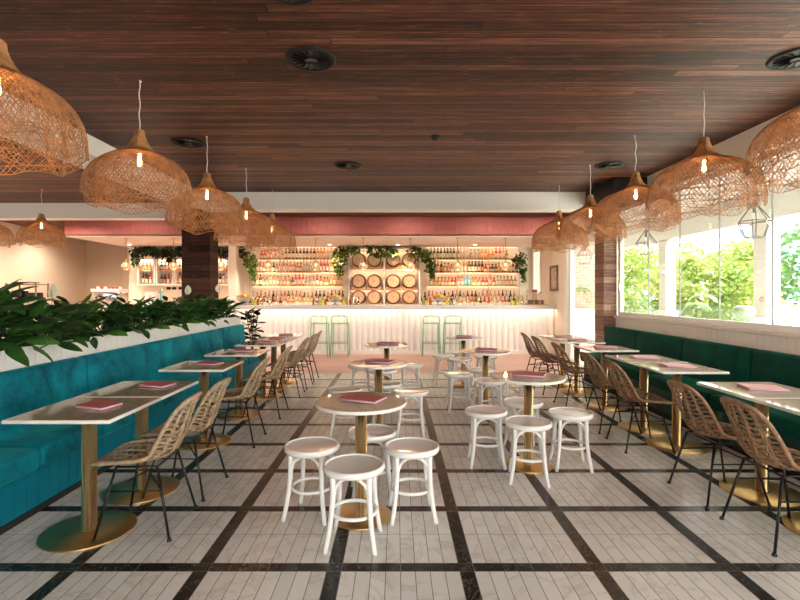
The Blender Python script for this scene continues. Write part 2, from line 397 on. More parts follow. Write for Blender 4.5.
# ------------------------------------------------------------------ the setting
CZ = 3.15
def boards(mb, axis, a0, a1, face, thick, z0, z1, pitch, gap=0.004, mi=0, dirn=1):
    """upright boards with real gaps. axis 'y': run along y on plane x=face (thickness towards dirn)"""
    n = max(1, round((a1 - a0) / pitch)); p = (a1 - a0) / n
    for i in range(n):
        u0 = a0 + i * p + gap / 2; u1 = a0 + (i + 1) * p - gap / 2
        if axis == 'y': mb.box(min(face, face - dirn * thick), max(face, face - dirn * thick), u0, u1, z0, z1, mi)
        else: mb.box(u0, u1, min(face, face - dirn * thick), max(face, face - dirn * thick), z0, z1, mi)
    return mb

Y0 = -3.0
fl = MB(); fl.box(-10.6, 3.95, Y0, 8.72, -0.1, 0, 0); fl.box(-10.6, 3.95, 8.72, 16.4, -0.1, 0, 1)
tag(obj('floor', fl, ['tile', 'woodfloor']), 'white marble tile floor ruled by black strips, pink boards at bar', 'floor', kind='structure')
c = MB(); c.box(-10.6, 4.2, Y0, 16.4, CZ, CZ + 0.15)
tag(obj('ceiling', c, 'ceil'), 'dark reddish timber board ceiling', 'ceiling', kind='structure')
def beam(n, x0, x1, y0, y1, z0, z1, label):
    b = MB(); b.box(x0, x1, y0, y1, z0 + 0.03, z1); b.box(x0 - 0.012, x1 + 0.012, y0 - 0.012, y1 + 0.012, z0, z0 + 0.03)
    return tag(obj('trim_%d' % n, b, 'white'), label, 'ceiling beam', kind='structure')
beam(1, -3.28, 3.17, 8.16, 8.42, 2.85, CZ, 'white beam crossing the ceiling before the bar')
beam(2, -10.4, -3.80, 9.15, 9.4, 2.86, CZ, 'white ceiling beam on the far left')
beam(3, -3.75, -3.30, Y0, 8.55, 2.94, CZ, 'white lengthwise ceiling beam above the left pendants')
beam(4, 3.66, 3.95, Y0, 7.08, 2.86, CZ, 'white lengthwise ceiling beam above the window')
# bulkhead over the bar with its soffit
SZ = 2.72
bh = MB(); boards(bh, 'x', -7.38, 3.74, 10.78, 0.03, SZ, 3.12, 0.115, 0.004, 0, -1)
bh.box(-7.38, 3.74, 10.8, 10.9, SZ, CZ, 0)
tag(obj('trim_5', bh, 'pink'), 'dusty red boarded bulkhead over the bar', 'bulkhead', kind='structure')
sf = MB(); sf.box(-7.38, 3.74, 10.78, 13.4, SZ - 0.012, SZ + 0.03)
tag(obj('trim_6', sf, 'soffit'), 'smooth pale soffit above the bar', 'soffit', kind='structure')
# walls
w = MB(); w.box(-4.35, 3.9, 13.4, 13.55, 0, 2.8); tag(obj('wall_back', w, 'cream'), 'cream wall behind the bottle shelves', 'wall', kind='structure')
w = MB(); w.box(-7.4, -4.35, 13.42, 13.55, 0, 2.8); tag(obj('wall_far', w, 'leftwall'), 'warm wall behind the glazed cabinets', 'wall', kind='structure')
w = MB(); w.box(-10.6, -7.4, 15.9, 16.1, 0, CZ); w.box(-7.42, -7.3, 13.55, 16.1, 0, CZ); tag(obj('wall_end', w, 'leftwall'), 'warm end wall on the far left', 'wall', kind='structure')
w = MB()
w.add([(-9.2, 10.6, 0), (-10.2, 16, 0), (-10.2, 16, CZ), (-9.2, 10.6, CZ), (-9.35, 10.6, 0), (-10.35, 16, 0), (-10.35, 16, CZ), (-9.35, 10.6, CZ)], [(0, 1, 2, 3), (4, 7, 6, 5), (0, 3, 7, 4), (3, 2, 6, 7), (1, 5, 6, 2), (0, 4, 5, 1)])
w.box(-9.35, -9.2, Y0, -1.5, 0, CZ); w.box(-9.35, -9.2, 8.0, 10.6, 0, CZ); w.box(-9.35, -9.2, -1.5, 8.0, 0, 0.9); w.box(-9.35, -9.2, -1.5, 8.0, 2.95, CZ); tag(obj('wall_left', w, 'leftwall'), 'warm plaster wall on the left', 'wall', kind='structure')
w = MB(); w.box(-4.42, -4.22, 12.75, 13.4, 0, SZ); tag(obj('wall_partition', w, 'cream'), 'short cream partition left of the bottle shelves', 'wall', kind='structure')
w = MB(); w.box(-10.6, -1.0, Y0 - 0.15, Y0, 0, CZ); w.box(-1.0, 3.95, Y0 - 0.15, Y0, 2.6, CZ); w.box(-1.0, 3.95, Y0 - 0.15, Y0, 0, 0.5)  # rear opening added to let sky light in from behind the camera
tag(obj('wall_front', w, 'cream'), 'cream wall behind the camera with a wide opening added for light', 'wall', kind='structure')
# right wall of the bar with its window opening
w = MB(); XR = 3.75
def hole_wall(mb, x0, x1, y0, y1, z0, z1, hy0, hy1, hz0, hz1):
    mb.box(x0, x1, y0, hy0, z0, z1); mb.box(x0, x1, hy1, y1, z0, z1); mb.box(x0, x1, hy0, hy1, z0, hz0); mb.box(x0, x1, hy0, hy1, hz1, z1)
hole_wall(w, XR, XR + 0.18, 10.75, 13.55, 0, CZ, 12.55, 13.3, 1.42, 2.60)
w.box(XR - 0.02, XR + 0.2, 8.6, 10.75, 2.72, CZ)
tag(obj('wall_bar_side', w, 'cream'), 'cream wall at the right end of the bar', 'wall', kind='structure')
wf = MB(); 
for (a, b_, c0, c1) in ((12.55, 12.60, 1.42, 2.60), (13.25, 13.30, 1.42, 2.60), (12.55, 13.30, 1.42, 1.47), (12.55, 13.30, 2.55, 2.60)): wf.box(XR - 0.015, XR + 0.1, a, b_, c0, c1)
f = tag(obj('window_2', wf, 'frame_w'), 'small white framed window at the bar end', 'window', kind='structure')
g = MB(); g.box(XR + 0.05, XR + 0.056, 12.60, 13.25, 1.47, 2.55); obj('pane', g, 'glass', f)
# door opening beside the right pillar
d = MB(); d.box(XR - 0.03, XR + 0.15, 10.60, 10.75, 0, 2.72); d.box(XR - 0.03, XR + 0.15, 8.56, 8.66, 0, 2.72); d.box(XR - 0.03, XR + 0.15, 8.66, 10.60, 2.6, 2.72)
d.box(XR + 0.02, XR + 0.08, 10.52, 10.60, 0.02, 2.6)
f = tag(obj('door_1', d, 'frame_w'), 'white framed glazed door beside the timber pillar', 'door', kind='structure')
g = MB(); g.box(XR + 0.045, XR + 0.051, 8.66, 10.52, 0.02, 2.6); obj('pane', g, 'glass', f)
wf = MB()  # unseen window added to bring sky light in from the left
for i in range(6): wf.box(-9.32, -9.24, -1.5 + i * 1.89, -1.45 + i * 1.89, 0.95, 2.9)
wf.box(-9.32, -9.24, -1.5, 8.0, 0.9, 0.95); wf.box(-9.32, -9.24, -1.5, 8.0, 2.9, 2.95)
f = tag(obj('added_window', wf, 'frame_w'), 'white framed window band added for light in the left wall beside the camera', 'window', kind='structure')
g = MB(); g.box(-9.283, -9.277, -1.45, 7.95, 0.95, 2.9); obj('pane', g, 'glass', f)
# pillars
M['pillar_lit'] = plank_mat('lit_reclaimed_cladding', 'x', 'z', 0.115, 0.7, [(0.25, (0.07, 0.03, 0.02)), (0.5, (0.24, 0.12, 0.08)), (0.75, (0.52, 0.34, 0.24))], 0.6, 0.8, 0.03, 1.5, (0.5, 0.36, 0.27))  # lighter copy of the cladding, standing in for room light on this pillar
def pillar(n, x0, x1, y0, y1, label):
    b = MB(); b.box(x0, x1, y0, y1, 0, CZ); return tag(obj('trim_%d' % n, b, 'pillar' if n == 7 else 'pillar_lit'), label, 'pillar', kind='structure')
pillar(7, -3.80, -3.30, 8.58, 8.98, 'dark timber clad pillar left of the bar')
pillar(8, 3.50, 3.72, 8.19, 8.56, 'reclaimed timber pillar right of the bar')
# right wall below the glass, with sill
w = MB(); w.box(3.72, 3.95, Y0, 8.56, 0, 1.03); boards(w, 'y', Y0, 8.19, 3.70, 0.03, 0, 1.03, 0.10, 0.004, 0, -1)
tag(obj('wall_right', w, 'boards'), 'off-white boarded wall under the long window', 'wall', kind='structure')
w = MB(); w.rbox(3.665, 3.97, Y0, 8.19, 1.03, 1.075, 0.008); tag(obj('trim_9', w, 'boards'), 'off-white sill under the long window', 'sill', kind='structure')
w = MB(); w.box(3.74, 3.80, Y0, 8.19, 1.075, 1.135); w.box(3.74, 3.80, Y0, 8.19, 2.80, 2.86); w.box(3.74, 3.80, 8.11, 8.19, 1.135, 2.80)
f = tag(obj('window_1', w, 'frame_w'), 'long frameless glass window above the green bench', 'window', kind='structure')
ys = [8.11, 7.25, 6.45, 5.66, 4.86, 4.06, 3.26, 2.46, 1.66, 0.86, 0.06, -0.8, -1.6, -2.4]
for i in range(len(ys) - 1):
    g = MB(); g.box(3.768, 3.774, ys[i + 1] + 0.003, ys[i] - 0.003, 1.135, 2.80); obj('pane', g, 'glass', f)
    if i: 
        g = MB(); g.box(3.763, 3.779, ys[i] - 0.006, ys[i] + 0.006, 1.135, 2.80); obj('joint', g, 'joint', f)
g = MB(); g.tube([(3.74, 8.05, 1.60), (3.69, 8.05, 1.60), (3.69, 8.05, 1.48)], 0.012, 8); obj('window_handle', g, 'steel', f)

# ------------------------------------------------------------------ banquettes
def banquette(name, side, x_back, x_seat, y_start, seams, vm, pm, label):
    r = empty(name, (side * (abs(x_back) + 0.0), (y_start + seams[-1]) / 2, 0)); ox, oy, _ = r.location
    sg = side
    def X(v): return v * sg - ox
    b = MB(); xb = abs(x_back); xs = abs(x_seat)
    base = MB(); base.box(min(X(xs + 0.09), X(xb + 0.10)), max(X(xs + 0.09), X(xb + 0.10)), y_start - oy, seams[-1] - oy, 0.0, 0.30)
    boards(base, 'y', y_start - oy, seams[-1] - oy, X(xs + 0.075), 0.02, 0.045, 0.33, 0.10, 0.004, 0, -sg)
    part('base_panel', base, pm, r)
    pl = MB(); pl.box(min(X(xs + 0.07), X(xs + 0.10)), max(X(xs + 0.07), X(xs + 0.10)), y_start - oy, seams[-1] - oy, 0.0, 0.04); part('plinth', pl, 'blackm', r)
    ss = [y_start] + [s for s in seams if s > y_start]
    for a, c_ in zip(ss[:-1], ss[1:]):
        m1 = MB(); m1.rbox(min(X(xs), X(xb + 0.02)), max(X(xs), X(xb + 0.02)), a + 0.003 - oy, c_ - 0.003 - oy, 0.31, 0.455, 0.035, 4); part('seat_cushion', m1, vm, r)
        m2 = MB(); mt = Matrix.Translation((X(xb + 0.04), 0, 0.42)) @ Matrix.Rotation(math.radians(4.5) * sg, 4, 'Y') @ Matrix.Translation((-X(xb + 0.04), 0, -0.42))
        m2.rbox(min(X(xb - 0.03), X(xb + 0.10)), max(X(xb - 0.03), X(xb + 0.10)), a + 0.007 - oy, c_ - 0.007 - oy, 0.43, 0.895, 0.035, 4, 0, mt); part('back_cushion', m2, vm, r)
    tag(r, label, 'bench'); return r
banquette('banquette', -1, 2.70, 2.30, 0.0, [0.95, 2.05, 3.15, 4.25, 5.35, 6.45, 7.55, 8.64], 'teal', 'tealp', 'long teal velvet banquette below the white planter of peace lilies')
banquette('banquette', 1, 3.50, 3.08, 0.0, [0.2, 1.35, 2.5, 3.65, 4.80, 5.95, 7.10, 8.17], 'green', 'greenp', 'long dark green velvet banquette below the window')

# ------------------------------------------------------------------ planter and peace lilies
pr = empty('planter_box', (-3.03, 4.4, 0))
b = MB(); b.box(0.17, 0.19, -4.4, 4.4, 0, 1.02); boards(b, 'y', -4.4, 4.4, 0.203, 0.013, 0, 1.02, 0.10, 0.004, 0, 1)
b.box(-0.20, -0.17, -4.4, 4.4, 0, 1.04); b.box(-0.17, 0.17, 4.37, 4.4, 0, 1.04); b.box(-0.17, 0.17, -4.4, -4.37, 0, 1.04); b.box(0.165, 0.21, -4.4, 4.4, 1.02, 1.04)
part('box', b, 'planterw', pr)
b = MB(); b.box(-0.17, 0.17, -4.37, 4.37, 0.9, 0.95); part('soil', b, 'soil', pr)
tag(pr, 'long white boarded planter behind the teal bench', 'planter')

def blade(mb, base, az, pitch0, droop, L, W, mi, roll=0.0, seg=7, fold=0.25):
    """arching pointed leaf blade"""
    p = Vector(base); d = pitch0; rows = []
    az_v = Vector((math.cos(az), math.sin(az), 0)); side0 = Vector((-math.sin(az), math.cos(az), 0))
    for i in range(seg + 1):
        t = i / seg; wd = W * (math.sin(PI * min(1, t * 0.93 + 0.04)) ** 0.8) * (1 - 0.25 * t) if 0 < i < seg else 0.002
        tv = az_v * math.cos(d) + Vector((0, 0, 1)) * math.sin(d); nv = tv.cross(side0)
        sd = (side0 * math.cos(roll) + nv * math.sin(roll))
        up = sd.cross(tv)
        rows.append((p + sd * wd - up * (-fold) * wd, p.copy(), p - sd * wd + up * fold * wd))
        p = p + tv * (L / seg); d -= droop / seg
    vs = [q for r_ in rows for q in r_]; fs = []
    for i in range(seg):
        for k in range(2): fs.append((i * 3 + k, i * 3 + k + 1, i * 3 + k + 4, i * 3 + k + 3))
    mb.add(vs, fs, mi, True); return p

def stem_to(mb, a, az, pitch, L, mi, r=0.004, seg=4, bend=0.3):
    p = Vector(a); pts = [p.copy()]; d = pitch
    for i in range(seg):
        p = p + Vector((math.cos(az) * math.cos(d), math.sin(az) * math.cos(d), math.sin(d))) * (L / seg); pts.append(p.copy()); d -= bend / seg
    mb.tube(pts, r, 4, mi=mi, cap=False); return p, d

def lily_proto(seed, n, flowers, tall=1.0):
    rnd = random.Random(seed); r = empty('peace_lily')
    mb = MB()
    for i in range(n):
        az = rnd.uniform(0, 2 * PI); k = i / n
        pitch = rnd.uniform(1.0, 1.5) if k < 0.82 else rnd.uniform(0.55, 0.8); Ls = rnd.uniform(0.14, 0.38) * tall
        bx, by = rnd.uniform(-.06, .06), rnd.uniform(-.12, .12)
        mi = 0 if rnd.random() < 0.8 else 1
        p, d = stem_to(mb, (bx, by, 0), az, pitch, Ls, mi)
        blade(mb, p, az + rnd.uniform(-.4, .4), min(d, 1.35) - rnd.uniform(0.0, 0.5), rnd.uniform(0.3, 1.4), rnd.uniform(0.17, 0.30), rnd.uniform(0.035, 0.062), mi, rnd.uniform(-.6, .6))
    part('foliage', mb, ['lily', 'lily2'], r)
    for j in range(flowers):
        f = MB(); p, d = stem_to(f, (rnd.uniform(-.05, .05), rnd.uniform(-.1, .1), 0), rnd.uniform(-1, 1), 1.45, rnd.uniform(0.52, 0.56), 2, 0.004, 5, 0.1)
        blade(f, p - Vector((0.01, 0, 0.01)), rnd.uniform(1.2, 1.9), 1.35, -0.15, 0.15, 0.056, 0, 0.1, 7, 0.4)
        f.tube([p + Vector((0, -0.008, 0.01)), p + Vector((0, -0.010, 0.08))], 0.008, 6, mi=1)
        part('flower', f, ['spathe', 'spadix', 'lily2'], r)
    return r
rnd = random.Random(4)
lp = [lily_proto(11, 60, 1, 1.0), lily_proto(12, 64, 0, 0.95), lily_proto(13, 56, 0, 1.15)]
seqk = [1, 2, 1, 2, 1, 0, 2, 1, 2, 1, 2, 0, 2, 1, 0, 1]
used = [False] * 3
yy = [1.9, 2.4, 2.85, 3.3, 3.7, 4.12, 4.55, 5.0, 5.45, 5.9, 6.35, 6.8, 7.2, 7.62, 8.0, 8.4]
wordy = {0: 'bearing a white flower', 1: 'dense with dark leaves', 2: 'with taller arching leaves'}
for i, (k, y) in enumerate(zip(seqk, yy)):
    o = place(lp[k], used[k], (-3.03 + rnd.uniform(-.03, .06), y, 0.95), rnd.uniform(-0.5, 0.5) + (PI if k == 1 and i % 2 else 0),
              'peace lily %s, %s from the near end of the planter' % (wordy[k], ORD[i]), 'peace lilies in the planter'); used[k] = True
    o['category'] = 'plant'
    if y < 4: o.scale = (1.2, 1.2, 1.2)
    else: s_ = rnd.uniform(0.85, 1.0); o.scale = (s_, s_, s_)

# feathery fern at the back of the planter
def fern(loc, n, L, label, seed, mat_='lily'):
    rn = random.Random(seed); r = empty('fern', loc); mb = MB()
    for i in range(n):
        az = rn.uniform(0, 2 * PI); d = rn.uniform(0.9, 1.4); p = Vector((0, 0, 0)); pts = [p.copy()]; LL = L * rn.uniform(.7, 1)
        for s_ in range(12):
            p = p + Vector((math.cos(az) * math.cos(d), math.sin(az) * math.cos(d), math.sin(d))) * (LL / 12); pts.append(p.copy()); d -= 0.11
            if s_ > 2:
                for sd in (-1, 1): blade(mb, p, az + sd * 1.1, d - 0.2, 0.5, L * 0.16 * (1.2 - s_ / 13), 0.008, 0, 0, 3)
        mb.tube(pts, 0.003, 4, mi=0, cap=False)
    part('fronds', mb, mat_, r); tag(r, label, 'plant'); return r
fern((-3.12, 4.85, 0.95), 9, 0.62, 'feathery fern rising behind the lilies in the white planter', 3)

# ------------------------------------------------------------------ tables
def square_table():
    r = empty('cafe_table'); b = MB(); b.rbox(-0.298, 0.298, -0.298, 0.298, 0.728, 0.7495, 0.006, 2, 1); b.box(-0.290, 0.290, -0.290, 0.290, 0.7490, 0.750, 0)
    part('tabletop', b, ['marble', 'edge'], r)
    b = MB(); b.lathe([(0, 0.012), (0.042, 0.012), (0.042, 0.722), (0, 0.722)], 28, smooth=True); part('pole', b, 'brass', r)
    b = MB(); b.lathe([(0, 0.0), (0.255, 0.0), (0.26, 0.003), (0.26, 0.009), (0.255, 0.012), (0, 0.013)], 48); part('base', b, 'brassb', r)
    b = MB(); b.lathe([(0, 0.720), (0.06, 0.720), (0.06, 0.728), (0, 0.728)], 20); part('mounting_plate', b, 'blackm', r)
    tag(r, 'table', 'table'); return r
def round_table():
    r = empty('round_table'); b = MB()
    b.lathe([(0, 0.728), (0.292, 0.728), (0.298, 0.732), (0.298, 0.746), (0.292, 0.750)], 64, mi=1); b.lathe([(0.292, 0.750), (0, 0.7502)], 64, mi=0)
    part('tabletop', b, ['marble', 'edge'], r)
    b = MB(); b.lathe([(0, 0.012), (0.038, 0.012), (0.038, 0.722), (0, 0.722)], 28); part('pole', b, 'brass', r)
    b = MB(); b.lathe([(0, 0.0), (0.195, 0.0), (0.20, 0.003), (0.20, 0.010), (0.195, 0.013), (0, 0.014)], 48); part('base', b, 'brassb', r)
    b = MB(); b.box(-0.07, 0.07, -0.07, 0.07, 0.718, 0.728); part('mounting_plate', b, 'blackm', r)
    tag(r, 'table', 'table'); return r
def menu(cover, seed):
    r = empty('menu_book'); b = MB(); b.box(-0.098, 0.098, -0.072, 0.072, 0.001, 0.003); 
    b.add([(-0.10, -0.075, 0.013), (0.10, -0.075, 0.010), (0.10, 0.075, 0.012), (-0.10, 0.075, 0.016), (-0.10, -0.075, 0.016), (0.10, -0.075, 0.013), (0.10, 0.075, 0.015), (-0.10, 0.075, 0.019)], [(0, 3, 2, 1), (4, 5, 6, 7), (0, 1, 5, 4), (1, 2, 6, 5), (2, 3, 7, 6), (3, 0, 4, 7)])
    b.box(-0.103, -0.098, -0.075, 0.075, 0.0, 0.018); part('cover', b, cover, r)
    b = MB(); b.rbox(-0.097, 0.104, -0.082, 0.073, 0.003, 0.0105, 0.001, 1); part('pages', b, 'pages', r)
    tag(r, 'menu', 'menu'); r.scale = (1.0, 1.0, 1.15) if cover == 'menu' else (1.25, 1.2, 1.0); return r
st = square_table(); rt = round_table(); mr = menu('menu', 1); mp = menu('menup', 2)
LT = [2.96, 3.57, 4.72, 5.77, 6.80, 7.41, 8.03]; XL = -1.875
RT = [2.93, 3.53, 4.60, 5.21, 6.20, 7.15, 7.76]; XT = 2.66
far = ['nearest the camera', 'second from the camera', 'third from the camera', 'fourth from the camera', 'fifth from the camera', 'sixth from the camera', 'farthest from the camera']
mxl = [(-1.83, 2.99), (-1.80, 3.66), (-1.84, 4.78), (-1.83, 5.82), (-1.83, 6.83), (-1.83, 7.45), (-1.83, 8.05)]
u = False; ur = False; up_ = False
for i, d in enumerate(LT):
    place(st, u, (XL, d, 0), 0, 'square marble table with brass pedestal along teal bench, %s' % far[i], 'square tables along the teal bench'); u = True
    place(mr, ur, (*mxl[i], 0.7505), [-0.30, -0.22, -0.2, -0.1, -0.15, -0.1, -0.1][i], 'red covered menu with lilac pages on the teal bench table %s' % far[i], 'menus on the teal bench tables'); ur = True
for i, d in enumerate(RT):
    place(st, True, (XT, d, 0), 0, 'square marble table with brass pedestal along green bench, %s' % far[i], 'square tables along the green bench')
    place(mp, up_, (XT + 0.02, d + 0.02, 0.7505), [0.06, 0.05, 0.1, 0.05, 0.08, 0.05, 0.05][i] - 0.25, 'pink menu lying on the green bench table %s' % far[i], 'menus on the green bench tables'); up_ = True
RC = [(-0.23, 3.15), (-0.18, 4.87), (-0.135, 6.63)]; RR = [(1.11, 4.08), (1.08, 5.87), (1.055, 7.65)]
u = False
row3 = ['nearest', 'middle', 'farthest']
for i, p in enumerate(RC):
    place(rt, u, (*p, 0), 0, 'round white marble table on brass pedestal, %s of the centre row' % row3[i], 'round tables in the centre row'); u = True
    place(mr, True, (p[0] + 0.015, p[1] + 0.03, 0.751), [-0.42, -0.35, -0.3][i], 'red covered menu on the %s round table of the centre row' % row3[i], 'menus on the centre row').scale = (1.25, 1.2, 1.2)
for i, p in enumerate(RR):
    place(rt, True, (*p, 0), 0, 'round white marble table on brass pedestal, %s of the right-hand row' % row3[i], 'round tables in the right-hand row')
    place(mr, True, (p[0] + 0.02, p[1] + 0.04, 0.751), [-0.42, -0.3, -0.25][i], 'red covered menu on the %s round table of the right-hand row' % row3[i], 'menus on the right-hand row').scale = (1.25, 1.2, 1.2)

# ------------------------------------------------------------------ bentwood stools
def stool():
    r = empty('bentwood_stool'); ZS = 0.459
    b = MB(); b.lathe([(0.150, ZS - 0.040), (0.172, ZS - 0.040), (0.180, ZS - 0.030), (0.181, ZS - 0.012), (0.176, ZS - 0.002), (0.168, ZS), (0.162, ZS - 0.004), (0.160, ZS - 0.009)], 48)
    b.lathe([(0.150, ZS - 0.040), (0, ZS - 0.036)], 48); part('seat_rim', b, 'stool', r)
    b = MB(); b.lathe([(0.162, ZS - 0.008), (0.12, ZS - 0.013), (0.06, ZS - 0.016), (0, ZS - 0.017)], 48); part('seat', b, 'stoolseat', r)
    ang = [PI / 4 + k * PI / 2 for k in range(4)]
    def legp(a, t):  # t 0 top ..1 foot
        rad = 0.148 - 0.004 * math.sin(t * PI) + 0.050 * t ** 2.2
        return Vector((rad * math.cos(a), rad * math.sin(a), (ZS - 0.03) * (1 - t)))
    for a in ang:
        b = MB(); b.tube([legp(a, i / 10) for i in range(11)], [0.0165 - 0.002 * i / 10 for i in range(11)], 10); part('leg', b, 'stool', r)
    for a in ang:
        a2 = a + PI / 2; p0 = legp(a, 0.42); p1 = legp(a2, 0.42); pts = []
        for i in range(15):
            t = i / 14; th = PI * t; sx = 0.5 - 0.5 * math.cos(th)
            q = p0.lerp(p1, sx); q.z = p0.z + (ZS - 0.052 - p0.z) * (math.sin(th) ** 0.6); q.x *= 0.94; q.y *= 0.94; pts.append(q)
        b = MB(); b.tube(pts, 0.0105, 8); part('arch_brace', b, 'stool', r)
    b = MB(); b.tube([(0.130 * math.cos(2 * PI * i / 40), 0.130 * math.sin(2 * PI * i / 40), 0.185) for i in range(40)], 0.0115, 8, closed=True); part('foot_ring', b, 'stool', r)
    tag(r, 'stool', 'stool'); return r
sp = stool(); u = False
ST = [(-0.248, 2.83, 'in front of the nearest centre table'), (-0.556, 3.19, 'left of the nearest centre table'), (0.100, 3.175, 'right of the nearest centre table'), (-0.178, 3.51, 'behind the brass pole of the nearest centre table'),
      (-0.53, 5.0, 'left of the middle centre table'), (0.145, 4.90, 'right of the middle centre table'), (-0.12, 5.28, 'behind the middle centre table'),
      (-0.49, 6.66, 'left of the farthest centre table'), (0.195, 6.72, 'right of the farthest centre table'), (-0.17, 6.22, 'in front of the farthest centre table'),
      (0.755, 4.09, 'left of the nearest right-row table'), (1.015, 3.735, 'in front of the nearest right-row table'), (1.44, 4.02, 'right of the nearest right-row table'), (1.15, 4.42, 'behind the nearest right-row table'),
      (0.76, 5.95, 'left of the middle right-row table'), (1.06, 5.50, 'in front of the middle right-row table'), (1.095, 6.28, 'behind the middle right-row table'), (1.42, 5.88, 'right of the middle right-row table'),
      (0.748, 7.73, 'left of the farthest right-row table'), (0.96, 7.30, 'in front of the farthest right-row table'), (1.10, 8.12, 'behind the farthest right-row table'), (1.40, 7.62, 'right of the farthest right-row table')]
rots = [-0.08, -0.21, 0.07, 0.1, 0.05, -0.05, 0.05, 0.1, 0.0, 0.08, -0.07, -0.21, -0.12, 0.0, 0.05, -0.08, 0.1, 0.0, 0.1, -0.05, 0.0, 0.1]
for (x, y, t), rz in zip(ST, rots):
    if y > 3.6: x *= 1.01; y *= 1.01
    place(sp, u, (x, y, 0), rz, 'low white bentwood stool ' + t, 'low white bentwood stools'); u = True

# ------------------------------------------------------------------ rattan chairs
def cr(pts, t):
    n = len(pts) - 1; x = min(max(t, 0), 0.99999) * n; i = int(x); f = x - i
    p = [pts[max(0, min(n, j))] for j in (i - 1, i, i + 1, i + 2)]
    return tuple(0.5 * ((2 * b_) + (-a + c_) * f + (2 * a - 5 * b_ + 4 * c_ - d_) * f * f + (-a + 3 * b_ - 3 * c_ + d_) * f ** 3) for a, b_, c_, d_ in zip(*p))
def rattan_chair(mt, name):
    r = empty('rattan_chair')
    # (x, z, halfwidth, curl)   front of the seat -> top of the back
    PR = [(0.262, 0.425, 0.135, 0.0), (0.225, 0.442, 0.190, 0.005), (0.13, 0.440, 0.215, 0.02), (0.02, 0.432, 0.222, 0.035), (-0.085, 0.432, 0.218, 0.05), (-0.160, 0.462, 0.208, 0.07), (-0.200, 0.53, 0.198, 0.075), (-0.228, 0.61, 0.190, 0.065), (-0.256, 0.70, 0.176, 0.045), (-0.280, 0.77, 0.148, 0.02), (-0.292, 0.795, 0.100, 0.01)]
    def Sf(uu, v):
        x, z, w, cu = cr(PR, uu); x2, z2, _, _ = cr(PR, min(1, uu + 0.01)); x1, z1, _, _ = cr(PR, max(0, uu - 0.01))
        t = Vector((x2 - x1, 0, z2 - z1)).normalized(); nrm = Vector((t.z, 0, -t.x))   # pointing up/forward
        if nrm.z < 0 and nrm.x < 0: nrm = -nrm
        return Vector((x, v * w, z)) + nrm * cu * v * v
    rim = [Sf(i / 40, 1) for i in range(41)] + [Sf(1, v) + Vector((-0.006, 0, 0.012)) for v in (0.5, 0, -0.5)] + [Sf(1 - i / 40, -1) for i in range(41)] + [Sf(0, v) + Vector((0.008, 0, -0.004)) for v in (-0.5, 0, 0.5)]
    b = MB(); b.tube(rim, 0.0125, 8, closed=True); part('rim', b, mt, r)
    b = MB()
    def strands(mb, u0, u1, n, slope):
        for i in range(n):
            uu = u0 + (u1 - u0) * i / (n - 1)
            for du in (-0.0045, 0.0045):
                pts = []
                for k in range(11):
                    v = -1 + 2 * k / 10; q = Sf(min(1, max(0, uu + du + slope * (abs((v * 2.27 + 4) % 2 - 1)) - slope / 2)), v)
                    q += Vector((0, 0, 0.003 if (k + i) % 2 else -0.003)); pts.append(q)
                mb.tube(pts, 0.0036, 4, cap=False)
    seat = MB(); strands(seat, 0.04, 0.46, 13, 0.0)
    for v in (-0.72, -0.36, 0.0, 0.36, 0.72):
        for dv in (-0.03, 0.03): seat.tube([Sf(k / 30 * 0.5, v + dv) for k in range(31)], 0.0045, 4, cap=False)
    part('seat', seat, mt, r)
    back = MB(); strands(back, 0.50, 0.97, 15, 0.045)
    for v in (-0.66, -0.22, 0.22, 0.66):
        for dv in (-0.035, 0.035): back.tube([Sf(0.5 + k / 30 * 0.5, v + dv) for k in range(31)], 0.0055, 4, cap=False)
    part('backrest', back, mt, r)
    fr = MB(); zt = 0.415
    for sx in (-1, 1):
        fr.tube([(sx * 0.12, -0.15, zt), (sx * 0.12, 0.15, zt)], 0.007, 6)
    for sy in (-1, 1):
        fr.tube([(0.12, sy * 0.15, zt), (-0.12, sy * 0.15, zt)], 0.007, 6)
        fr.tube([(0.155, sy * 0.175, 0.28), (-0.155, sy * 0.175, 0.28)], 0.005, 6)
    for sx in (-1, 1):
        fr.tube([(sx * 0.155, -0.175, 0.28), (0, 0, 0.34), (sx * 0.155, 0.175, 0.28)], 0.005, 6)
    part('under_frame', fr, 'black', r)
    for sx in (-1, 1):
        for sy in (-1, 1):
            lg = MB(); lg.tube([(sx * 0.12, sy * 0.15, zt), (sx * 0.215, sy * 0.215, 0.008)], 0.008, 8); lg.lathe([(0, 0), (0.014, 0), (0.014, 0.008), (0.009, 0.018)], 10, (sx * 0.217, sy * 0.217, 0)); part('leg', lg, 'black', r)
    tag(r, 'chair', 'chair'); return r
rcl = rattan_chair('rattanl', 'l'); rcr = rattan_chair('rattand', 'r')
LC = [3.04, 3.60, 4.75, 5.79, 6.88, 7.50, 8.10]; RCH = [2.89, 3.485, 4.60, 5.21, 6.2, 7.13, 7.74]
for i, d in enumerate(LC):
    place(rcl, i > 0, (-1.555, d, 0), PI + [0.05, -0.03, 0.02, 0, 0.04, -0.03, 0][i], 'woven rattan chair facing the teal bench, %s' % far[i], 'rattan chairs facing the teal bench')
for i, d in enumerate(RCH):
    place(rcr, i > 0, (2.30, d, 0), [0.0, 0.03, -0.03, 0.02, 0, 0.03, -0.02][i], 'woven rattan chair facing the green bench, %s' % far[i], 'rattan chairs facing the green bench')

